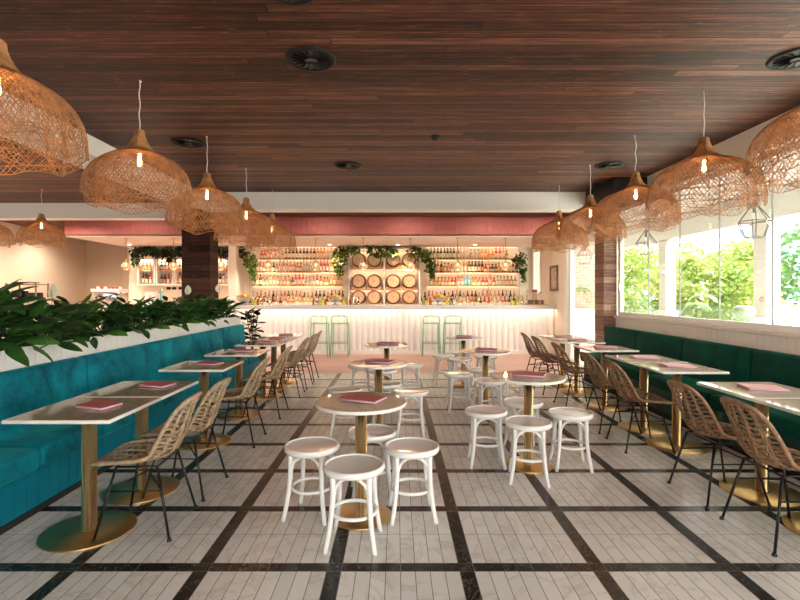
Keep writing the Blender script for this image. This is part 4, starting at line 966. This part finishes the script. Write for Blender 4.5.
for i, x in enumerate([-5.6, -3.4, -1.6, 0.2, 2.0, 3.3]):  # unseen downlights added to brighten the bar front and bulkhead
    o = place(dp, True, (x, 9.9, CZ - 0.001), 0, 'unseen fill downlight added in the dark ceiling strip before the red bulkhead, %s from left' % ORD[i], 'fill downlights added before the bulkhead')
    light('spot_light', 'SPOT', (0, 0, -0.03), 26, (1, 0.80, 0.62), o, 0.08, (0.35, 0, 0)).data.spot_size = 2.8
for i, (x, y) in enumerate([(-8.2, 10.6), (-8.5, 13.0), (-7.0, 9.9)]):  # unseen downlights added to brighten the far left wall
    o = place(dp, True, (x, y, CZ - 0.001), 0, 'unseen fill downlight added in the timber ceiling of the far left area, %s from the camera' % ORD[i], 'fill downlights added over the far left area')
    light('spot_light', 'SPOT', (0, 0, -0.03), 150, (1, 0.78, 0.58), o, 0.12).data.spot_size = 2.9

# ------------------------------------------------------------------ things on the bar
BZ = 1.1655
def bowl():
    r = empty('fruit_bowl'); b = MB(); b.lathe([(0, 0), (0.085, 0), (0.08, 0.012), (0.03, 0.03), (0.025, 0.06), (0.09, 0.075), (0.15, 0.12), (0.178, 0.175), (0.183, 0.18), (0.172, 0.176), (0.145, 0.128), (0.08, 0.09), (0, 0.085)], 32); part('bowl', b, 'steel', r)
    tag(r, 'bowl', 'bowl'); return r
bw = bowl(); fb = MB(); fb.sphere((0, 0, 0), 0.037, 12)
fmesh = {c_: fb.mesh('fruit_' + c_, [c_]) for c_ in ('orange', 'lime', 'lemon')}
for i, (px, nm) in enumerate([(243.5, 'left'), (334.8, 'middle'), (438.3, 'right')]):
    x = (px - CX) / FP * 11.62
    place(bw, i > 0, (x, 11.62, BZ), 0, 'footed silver fruit bowl on the bar, %s of the three' % nm, 'fruit bowls on the bar')
    cn_ = {'orange': 0, 'lime': 0, 'lemon': 0}
    for j in range(11):
        ring = 0 if j < 7 else 1; a = 2 * PI * j / 7 if ring == 0 else 2 * PI * j / 4 + 0.4; rr = 0.118 if ring == 0 else 0.048; z = BZ + 0.1935 if ring == 0 else BZ + 0.215
        kind = 'orange' if math.cos(a) < 0.1 else ('lime' if j % 2 else 'lemon'); o = link(kind, fmesh[kind], None, (x + rr * math.cos(a), 11.62 + rr * math.sin(a), z))
        tag(o, '%s piled in the %s silver fruit bowl on the bar' % (kind, nm), 'fruit', 'fruit in the silver bowls')
sh_ = MB(); sh_.lathe([(0, 0), (0.036, 0), (0.044, 0.13), (0.040, 0.14), (0.030, 0.19), (0.014, 0.20), (0.014, 0.225), (0, 0.228)], 16); shm = sh_.mesh('cocktail_shaker', ['steel'])
for i, px in enumerate([261.5, 270, 317, 354, 358.5, 421.5, 454, 522]):
    o = link('cocktail_shaker', shm, None, ((px - CX) / FP * 11.55, 11.55, BZ)); tag(o, 'steel cocktail shaker on the bar, %s from left' % ORD[i], 'shaker', 'cocktail shakers on the bar')
jm = {}
for cn_, cc in (('yellow', (0.75, 0.55, 0.05)), ('green', (0.25, 0.40, 0.05)), ('red', (0.45, 0.06, 0.03)), ('brown', (0.22, 0.10, 0.04))):
    M['jar_' + cn_] = mat('jar_' + cn_, cc, 0.2); jb = MB(); jb.lathe([(0, 0), (0.026, 0), (0.028, 0.01), (0.028, 0.11), (0.014, 0.125), (0.014, 0.135)], 12, mi=0); jb.lathe([(0.016, 0.132), (0.016, 0.15), (0, 0.15)], 12, mi=1); jm[cn_] = jb.mesh('garnish_jar', ['jar_' + cn_, 'blackm'])
jl = [(252.5, 'green'), (255.5, 'yellow'), (258, 'brown'), (313.5, 'brown'), (320, 'green'), (323, 'yellow'), (325.5, 'red'), (344, 'yellow'), (347, 'green'), (350, 'red'), (424.5, 'green'), (427.5, 'yellow'), (430.5, 'red'), (447, 'yellow'), (450, 'green'), (512, 'yellow'), (515.5, 'green'), (519, 'yellow')]
for i, (px, cn_) in enumerate(jl):
    o = link('garnish_jar', jm[cn_], None, ((px - CX) / FP * 11.50, 11.50, BZ)); tag(o, 'small %s syrup jar on the bar top, %s from left' % (cn_, ORD[i]), 'jar', 'syrup jars on the bar')
# glasses and trays at the right end
gl_ = MB(); gl_.lathe([(0, 0.004), (0.030, 0.004), (0.036, 0.11), (0.034, 0.11), (0.028, 0.012), (0, 0.012)], 14); glm = gl_.mesh('tumbler', ['tumbler'])
tb = MB(); tb.lathe([(0, 0), (0.23, 0), (0.235, 0.02), (0.225, 0.02), (0.22, 0.006), (0, 0.006)], 28); o = obj('round_tray', tb, 'cradle', None, (3.36, 11.68, BZ)); tag(o, 'round copper tray of glasses at the right end of the bar', 'tray')
for i in range(8):
    a = 2 * PI * i / 7 if i < 7 else 0; rr = 0.165 if i < 7 else 0
    o = link('tumbler', glm, None, (3.36 + rr * math.cos(a), 11.68 + rr * math.sin(a), BZ + 0.006)); tag(o, 'clear tumbler standing on the copper tray at the bar end', 'glass', 'tumblers on the copper tray')
r = empty('tiered_stand', (3.20, 11.9, BZ)); b = MB(); b.lathe([(0, 0), (0.10, 0), (0.10, 0.01), (0.01, 0.02), (0.008, 0.30), (0.012, 0.36), (0, 0.365)], 20); part('stem', b, 'steel', r)
b = MB(); b.lathe([(0.01, 0.30), (0.13, 0.305), (0.135, 0.315), (0.01, 0.31)], 24); part('plate', b, 'steel', r); tag(r, 'tall silver stand beside the tray at the bar end', 'stand')
b = MB(); b.rbox(-0.06, 0.06, -0.04, 0.04, 0.0, 0.07, 0.01); b.box(-0.05, 0.05, -0.03, 0.03, -0.30, 0.0, 1)
o = obj('red_box', b, ['red', 'tumbler'], None, (3.42, 12.0, BZ + 0.30)); tag(o, 'dark red box on a clear stand at the bar end', 'box')
# framed picture on the bar's side wall
r = empty('framed_picture', (XR - 0.002, 11.50, 1.80)); b = MB()
for (a, c_, e, f_) in ((-0.27, -0.22, -0.30, 0.30), (0.22, 0.27, -0.30, 0.30), (-0.22, 0.22, -0.30, -0.25), (-0.22, 0.22, 0.25, 0.30)): b.box(-0.035, 0, a, c_, e, f_)
part('frame', b, 'bronze', r); b = MB(); b.box(-0.012, -0.004, -0.22, 0.22, -0.25, 0.25); part('print', b, 'pict', r); tag(r, 'upright bronze framed picture on the wall right of the bar', 'picture')

# ------------------------------------------------------------------ left-hand service area
r = empty('coffee_machine', ((110 - CX) / FP * 11.75, 11.75, BZ)); b = MB(); b.rbox(-0.34, 0.34, -0.2, 0.2, 0.08, 0.30, 0.02); b.box(-0.28, 0.28, -0.15, 0.2, 0.0, 0.08); part('body', b, 'steel', r)
b = MB(); b.rbox(-0.34, 0.34, -0.22, 0.18, 0.30, 0.38, 0.015); part('cup_rail', b, 'white', r)
for i in range(2):
    b = MB(); b.tube([(-0.15 + 0.3 * i, -0.22, 0.2), (-0.15 + 0.3 * i, -0.32, 0.17)], 0.016, 8); part('group_handle', b, 'black', r)
tag(r, 'silver coffee machine on the bar beyond the planter', 'coffee machine')
cm = MB(); cm.lathe([(0, 0), (0.025, 0), (0.038, 0.055), (0.036, 0.055), (0, 0.01)], 14); cme = {'white': cm.mesh('cup', ['edge']), 'red': cm.mesh('cup', ['red'])}
for i in range(7):
    c_ = 'red' if i in (1, 3, 4, 5) else 'white'; o = link('cup', cme[c_], None, ((110 - CX) / FP * 11.75 - 0.27 + 0.09 * i, 11.72, BZ + 0.3805)); tag(o, '%s cup on top of the coffee machine, %s from left' % (c_, ORD[i]), 'cup', 'cups on the coffee machine')
r = empty('till', ((28 - CX) / FP * 10.4, 10.4, 0)); b = MB(); b.box(-0.38, 0.38, -0.25, 0.25, 0, 1.35); part('cabinet', b, 'cream', r)
b = MB(); b.box(-0.34, 0.32, -0.2, 0.2, 1.62, 1.64); b.box(-0.22, 0.14, -0.15, 0.15, 1.66, 1.685); part('top_rack', b, 'bronze', r)
for i in range(2):
    for sx in (-0.32, 0.30):
        b = MB(); b.box(sx - .012, sx + .012, -0.19 + 0.36 * i, -0.165 + 0.36 * i, 1.35, 1.66); part('post', b, 'bronze', r)
b = MB(); b.rbox(-0.28, -0.06, -0.1, 0.1, 1.35, 1.50, 0.01); b.rbox(0.05, 0.26, -0.1, 0.1, 1.35, 1.46, 0.01); part('machine', b, 'black', r)
tag(r, 'service stand with bronze rack against the left wall', 'service stand')
b = MB(); b.rbox(-0.13, 0.13, -0.05, 0.05, 0, 0.26, 0.01, mi=0); b.lathe([(0, 0), (0.05, 0), (0.05, 0.01), (0, 0.012)], 16, (0, 0, 0), mi=1)
o = MB(); o.rbox(-0.13, 0.13, -0.05, 0.05, 0, 0.30, 0.01, mi=0); s0 = len(o.v); o.lathe([(0, 0), (0.045, 0), (0.045, 0.01), (0, 0.012)], 16, (0, 0, 0), mi=1); o.xf(Matrix.Translation((0, -0.05, 0.19)) @ Matrix.Rotation(PI / 2, 4, 'X'), s0)
o = obj('card_terminal', o, ['edge', 'redlit'], None, ((151 - CX) / FP * 11.75, 11.75, BZ)); tag(o, 'pale box with a lit red disc on the bar left of the dark pillar', 'terminal')
b = MB(); b.tube([(0, 0, 0), (0, 0, 0.38)], 0.03, 10); b.tube([(0, 0, 0.33), (0.0, -0.10, 0.30)], 0.018, 8)
o = obj('beer_tap', b, 'aqua', None, ((161 - CX) / FP * 11.75, 11.75, BZ)); tag(o, 'aqua drinks tap on the bar left of the dark pillar', 'tap')
sw = MB()
for i in range(1): sw.rbox(-0.06, 0.06, -0.012, 0, -0.035, 0.035, 0.004)
swm = sw.mesh('wall_socket', ['blackm'])
for i, px in enumerate([174.5, 180, 186.5]):
    o = link('wall_socket', swm, None, ((px - 6 - CX) / FP * 13.4, 13.418, 1.58)); tag(o, 'small dark wall socket under the lit cabinets, %s from left' % ORD[i], 'socket', 'wall sockets under the cabinets')
d = MB(); d.box(-9.0, -7.85, 15.86, 15.9, 0, 2.35); d.box(-9.06, -9.0, 15.84, 15.9, 0, 2.4); d.box(-9.06, -7.8, 15.84, 15.9, 2.35, 2.41)
tag(obj('door_2', d, 'leftwall'), 'plain flush door in the far left wall', 'door', kind='structure')

# rubber plant at the end of the teal bench
r = empty('rubber_plant', (-2.72, 9.15, 0)); b = MB(); b.lathe([(0, 0), (0.13, 0), (0.17, 0.34), (0.155, 0.34), (0.15, 0.30), (0, 0.30)], 28); part('pot', b, 'pot', r)
b = MB(); rn = random.Random(8)
for i in range(4): b.tube([(0, 0, 0.3), (0.05 * math.cos(i * 1.6), 0.05 * math.sin(i * 1.6), 0.7), (0.12 * math.cos(i * 1.6), 0.12 * math.sin(i * 1.6), 1.12)], 0.01, 6)
part('stems', b, 'trunk', r); b = MB()
for i in range(56):
    k = i % 4; t = rn.uniform(0.25, 1); z = 0.3 + 0.84 * t; q = 0.12 * t; blade(b, (q * math.cos(k * 1.6), q * math.sin(k * 1.6), z), rn.uniform(0, 6.28), rn.uniform(-0.2, 0.9), rn.uniform(0.3, 0.9), 0.19, 0.055, 0, rn.uniform(-.5, .5), 6)
part('leaves', b, 'rubber', r); tag(r, 'dark leaved rubber plant in a pot at the end of the teal bench', 'plant')

# ------------------------------------------------------------------ veranda and outdoors
g = MB(); g.box(3.95, 40, -20, 70, -0.3, -0.02); tag(obj('ground', g, 'ground'), 'pale paving outside the window', 'ground', kind='structure')
v = MB(); v.box(3.95, 5.75, Y0, 15.9, 2.93, 3.02); tag(obj('veranda_ceiling', v, 'verwhite'), 'white veranda ceiling outside the window', 'ceiling', kind='structure')
v = MB(); v.box(5.28, 5.52, Y0, 15.9, 2.50, 2.93)
colsY = [(6.95, 7.2), (9.55, 9.8), (12.2, 12.45), (4.3, 4.55), (1.65, 1.9)]
def bracket(mb, y, sgn, x0=5.30, x1=5.50, R_=0.20):
    n = 10; pts = [(y, 2.5)] + [(y + sgn * R_ * (1 - math.cos(PI / 2 * i / n)), 2.5 - R_ * (1 - math.sin(PI / 2 * i / n))) for i in range(n + 1)]
    vs = [(x0, a, z) for a, z in pts] + [(x1, a, z) for a, z in pts]; m_ = len(pts)
    fs = [(0, i, i + 1) for i in range(1, m_ - 1)] + [(m_, m_ + i + 1, m_ + i) for i in range(1, m_ - 1)] + [(i, i + m_, (i + 1) % m_ + m_, (i + 1) % m_) for i in range(m_)]
    mb.add(vs, fs)
for (a, b_) in colsY: bracket(v, b_, 1); bracket(v, a, -1)
tag(obj('veranda_header', v, 'verwhite'), 'white arched header along the outer edge of the veranda', 'beam', kind='structure')
cpm = MB(); cpm.box(-0.10, 0.10, -0.125, 0.125, 0, 2.5); cpm.box(-0.13, 0.13, -0.155, 0.155, 0.0, 1.08); cpm.box(-0.145, 0.145, -0.17, 0.17, 1.08, 1.12); cmesh = cpm.mesh('veranda_column', ['verwhite'])
cl = ['with a round notice, framing the right of the tree view', 'left of the broad tree view', 'farthest along the veranda', 'near the right photo edge', 'nearest, out beside the camera']
for (a, b_), t in zip(colsY, cl):
    o = link('veranda_column', cmesh, None, (5.40, (a + b_) / 2, -0.02)); tag(o, 'white veranda column ' + t, 'column', 'veranda columns')
b = MB(); b.lathe([(0, 0), (0.028, 0), (0.028, 0.004), (0, 0.004)], 18, mi=0); b.lathe([(0.028, 0.0), (0.036, 0), (0.036, 0.006), (0.028, 0.006)], 18, mi=1); b.box(-0.018, 0.018, -0.004, 0.004, 0.004, 0.006, 1); b.xf(Matrix.Rotation(-PI / 2, 4, 'Y') @ Matrix.Rotation(0.7, 4, 'Z'))
b.xf(Matrix.Translation((0, 0, 0)))
o = obj('no_smoking_sign', b, ['edge', 'red'], None, (5.27, 7.0, 1.36)); o.rotation_euler = (0, 0, 0); tag(o, 'small round no smoking notice on the white veranda column', 'sign')
bm_ = MB(); bm_.box(-0.006, 0.006, 0, 1, 0.08, 1.24)
for i, (a, b_) in enumerate([(9.87, 12.13), (7.27, 9.48), (4.62, 6.88), (1.97, 4.23)]):
    r = empty('glass_balustrade', (5.40, a, 0)); b = MB(); b.box(-0.006, 0.006, 0, b_ - a, 0.08, 1.24); part('panel', b, 'bal', r)
    b = MB(); b.box(-0.015, 0.015, 0, b_ - a, 0.0, 0.08); part('rail', b, 'frame_w', r)
    tag(r, 'glass balustrade panel along the veranda, %s from the far end' % ORD[i], 'balustrade', 'veranda balustrade panels')
# lanterns
def lantern():
    r = empty('geometric_lantern'); b = MB(); n = 6; zt, zm, zb = -0.0, -0.25, -0.45; r1, r2 = 0.185, 0.115
    ring = lambda R_, z: [Vector((R_ * math.cos(2 * PI * i / n), R_ * math.sin(2 * PI * i / n), z)) for i in range(n)]
    A, B_ = ring(r1, zm), ring(r2, zb); T = Vector((0, 0, zt))
    for i in range(n): b.tube([T, A[i]], 0.008, 5); b.tube([A[i], B_[i]], 0.007, 5); b.tube([A[i], A[(i + 1) % n]], 0.007, 5); b.tube([B_[i], B_[(i + 1) % n]], 0.007, 5)
    part('frame', b, 'metal_l', r); b = MB(); b.tube([(0, 0, 0), (0, 0, 0.33)], 0.004, 5); part('chain', b, 'metal_l', r)
    b = MB(); b.lathe([(0, -0.06), (0.018, -0.06), (0.018, -0.14), (0, -0.14)], 10); part('lamp_holder', b, 'metal_l', r); b = MB(); b.sphere((0, 0, -0.18), 0.035, 10, 0, 1.25); part('bulb', b, 'edge', r)
    tag(r, 'lantern', 'lantern'); return r
ln = lantern()
for i, (y, t) in enumerate([(6.10, 'large in view outside the window'), (8.75, 'in the middle of the veranda'), (11.6, 'seen through the glazed door'),]):
    place(ln, i > 0, (4.5, y, 2.60), 0.2 * i, 'geometric wire lantern hung from the veranda ceiling, ' + t, 'wire lanterns on the veranda')
# palms
def palm(loc, n, L, H, label, seed):
    rn = random.Random(seed); r = empty('potted_palm', loc); b = MB(); b.lathe([(0, 0), (0.16, 0), (0.21, 0.36), (0.19, 0.36), (0.18, 0.31), (0, 0.31)], 28); part('pot', b, 'pot', r); mb = MB(); st_ = MB()
    for i in range(n):
        az = rn.uniform(0, 2 * PI); d = rn.uniform(1.1, 1.5); p = Vector((0, 0, 0.3)); pts = [p.copy()]; LL = H * rn.uniform(.55, 1.05)
        for s_ in range(16):
            p = p + Vector((math.cos(az) * math.cos(d), math.sin(az) * math.cos(d), math.sin(d))) * ((LL if s_ < 6 else L) / (6 if s_ < 6 else 10)); pts.append(p.copy()); d -= 0.02 if s_ < 6 else 0.17
            if s_ > 5:
                for sd in (-1, 1):
                    blade(mb, p, az + sd * 0.95, d - 0.15, 0.5, L * 0.55 * (1.15 - abs(s_ - 10) / 8), 0.016, 0, 0, 4)
        st_.tube(pts, 0.007, 5, cap=False)
    part('stems', st_, 'palm', r); part('fronds', mb, 'palm', r); tag(r, label, 'plant'); return r
palm((4.72, 11.4, -0.02), 9, 0.36, 1.15, 'potted palm seen through the glazed door', 51)
palm((4.85, 9.05, -0.02), 8, 0.5, 1.05, 'potted palm on the veranda behind the window', 52)
# round glass shade on a stem by the rail
r = empty('globe_heater', (5.05, 7.05, -0.02)); b = MB(); b.tube([(0, 0, 0.02), (0, 0, 1.08)], 0.014, 8); b.lathe([(0, 0), (0.13, 0), (0.13, 0.02), (0.015, 0.03)], 20); part('stand', b, 'frame_w', r)
M['pale_shade'] = mat('pale_green_shade', (0.22, 0.32, 0.20), 0.25, var=0.2, vscale=9)
b = MB(); b.lathe([(0, 1.06), (0.06, 1.07), (0.12, 1.12), (0.148, 1.19), (0.13, 1.25), (0.08, 1.285), (0, 1.29)], 24); part('shade', b, 'pale_shade', r); tag(r, 'pale green rounded shade on a thin stand outside the window', 'lamp')
# brick end wall, white block standing in for overexposed ground
w = MB(); w.box(3.95, 7.1, 15.9, 16.2, -0.02, 3.6); tag(obj('wall_brick', w, 'brick'), 'sunlit brick wall at the far end of the veranda', 'wall', kind='structure')
w = MB(); w.box(4.3, 7.1, 15.3, 15.6, -0.02, 0.95); tag(obj('bright_ground_block', w, 'white'), 'white block standing in for glaring ground before the brick wall', 'wall', kind='structure')
# trees
def tree(loc, H, R_, n, m_, label, seed, zlo=0.4, leaf=0.16):
    rn = random.Random(seed); r = empty('tree', loc); b = MB(); b.tube([(0, 0, 0), (0.05, 0, H * .35), (0, 0.05, H * .7)], [0.11, 0.08, 0.04], 8)
    for i in range(6): a = i * 1.05; b.tube([(0, 0, H * .35), (R_ * .4 * math.cos(a), R_ * .4 * math.sin(a), H * .6)], [0.05, 0.02], 5)
    part('trunk', b, 'trunk', r); mb = MB(); cl_ = []
    for i in range(46):
        a = rn.uniform(0, 6.28); ph = rn.uniform(-1, 1); q = rn.uniform(.45, .95); cz = (H + zlo) / 2; hz = (H - zlo) / 2
        cl_.append((q * R_ * math.cos(a) * math.sqrt(1 - ph * ph * .6), q * R_ * math.sin(a) * math.sqrt(1 - ph * ph * .6), cz + ph * hz * .88, rn.uniform(.28, .5) * R_ * .7))
    for i in range(n):
        cx, cy, cz, rr = rn.choice(cl_); d = Vector((rn.gauss(0, 1), rn.gauss(0, 1), rn.gauss(0, 1))).normalized() * rr * rn.uniform(.55, 1.0)
        s_ = leaf * rn.uniform(.6, 1.3); c0 = Vector((cx, cy, cz)) + d; u_ = Vector((rn.gauss(0, 1), rn.gauss(0, 1), rn.gauss(0, .5))).normalized(); w_ = (d.normalized() + Vector((rn.gauss(0, .5), rn.gauss(0, .5), rn.gauss(0, .5)))).cross(u_).normalized()
        mb.add([c0 - u_ * s_ * .5, c0 + w_ * s_ * .3, c0 + u_ * s_ * .5, c0 - w_ * s_ * .3], [(0, 1, 2, 3)], 0)
    part('crown', mb, m_, r); tag(r, label, 'tree', 'trees outside the window'); return r
tree((9.2, 14.2, -0.02), 2.75, 1.9, 7000, 'treeb', 'sunlit yellow-green tree in the middle of the window view', 61)
tree((8.3, 18.5, -0.02), 3.9, 1.8, 6500, 'treeb', 'sunlit tree seen left of the palm', 63)
tree((12.9, 19.8, -0.02), 2.95, 2.3, 6000, 'treeb', 'yellow-green tree behind the nearer ones', 64)
tree((9.8, 9.4, -0.02), 6.0, 2.0, 8500, 'treeg', 'tall green tree at the right edge of the window view', 65, 0.8)
tree((10.4, 24.5, -0.02), 4.2, 2.4, 5000, 'treeb', 'sunlit tree farthest behind the others', 66)
# office buildings
def office(x0, x1, y0, y1, H, label, rows, cols):
    r = empty('office_building', (x0, y0, 0)); b = MB(); b.box(0, x1 - x0, 0, y1 - y0, -0.02, H); part('walls', b, 'office', r)
    w_ = (x1 - x0) / cols; h_ = H / rows
    for i in range(rows):
        b = MB()
        for j in range(cols): b.box(j * w_ + w_ * .12, (j + 1) * w_ - w_ * .12, -0.08, 0.0, i * h_ + h_ * .25, (i + 1) * h_ - h_ * .1)
        for j in range(int(cols * 1.0)):
            d0 = (y1 - y0) / cols; b.box(-0.08, 0, j * d0 + d0 * .12, (j + 1) * d0 - d0 * .12, i * h_ + h_ * .25, (i + 1) * h_ - h_ * .1)
        part('window_band', b, 'officeg', r)
    tag(r, label, 'building'); return r
office(40.5, 54, 58, 70, 9.2, 'blue grey office building behind the trees', 4, 8)
M['office2'] = mat('pale_render', (0.55, 0.56, 0.60), 0.8)
r = empty('low_building', (33, 56, 0)); b = MB(); b.box(0, 7.0, 0, 8, -0.02, 7.6); part('walls', b, 'office2', r); b = MB(); b.box(-0.2, 7.2, -0.2, 8.2, 7.6, 7.9); part('roof', b, 'white', r); tag(r, 'pale building left of the office block', 'building')
g = MB(); g.box(39.9, 90, -20, 110, -0.32, -0.03); tag(obj('far_ground', g, 'ground'), 'paving beyond the trees', 'ground', kind='structure')

# ------------------------------------------------------------------ light, world, camera
W = bpy.data.worlds.new('World'); S.world = W; W.use_nodes = True; nt = W.node_tree; nt.nodes.clear(); g = NG(nt)
o = nt.nodes.new('ShaderNodeOutputWorld'); bg = nt.nodes.new('ShaderNodeBackground'); tc = nt.nodes.new('ShaderNodeTexCoord'); sx = nt.nodes.new('ShaderNodeSeparateXYZ'); nt.links.new(tc.outputs['Generated'], sx.inputs[0])
c_ = g.ramp(g.math('ADD', g.math('MULTIPLY', sx.outputs[2], 0.5), 0.5), [(0.0, (0.10, 0.09, 0.08)), (0.495, (0.16, 0.145, 0.13)), (0.505, (1.0, 0.92, 0.82)), (0.70, (0.95, 0.92, 0.88)), (1.0, (0.75, 0.84, 0.95))])
nt.links.new(c_, bg.inputs['Color']); bg.inputs['Strength'].default_value = 6.0; nt.links.new(bg.outputs[0], o.inputs[0])
sun = bpy.data.lights.new('sun', 'SUN'); sun.energy = 8.0; sun.angle = 0.01; sun.color = (1, 0.93, 0.82)
so = link('sun', sun, None, (0, 0, 10)); so.rotation_euler = Vector((-0.60, 0.28, -0.88)).to_track_quat('-Z', 'Y').to_euler()

cam = bpy.data.cameras.new('camera'); cam.sensor_width = 36; cam.lens = 36 * FP / 800; cam.shift_x = (400 - CX) / 800; cam.shift_y = -(300 - CY) / 800; cam.clip_end = 300
co = link('camera', cam, None, (0, 0, EH)); co.rotation_euler = (PI / 2, 0, 0); S.camera = co
S.view_settings.view_transform = 'Standard'; S.view_settings.look = 'None'; S.view_settings.gamma = 1; S.view_settings.exposure = 0.82; S.view_settings.use_curve_mapping = False
S.cycles.max_bounces = 8; S.cycles.diffuse_bounces = 5; S.cycles.glossy_bounces = 4; S.cycles.transparent_max_bounces = 24; S.cycles.transmission_bounces = 4
S.cycles.caustics_reflective = False; S.cycles.caustics_refractive = False; S.cycles.sample_clamp_indirect = 6; S.cycles.use_denoising = True
print('bottles', nb, 'objects', len(bpy.data.objects))
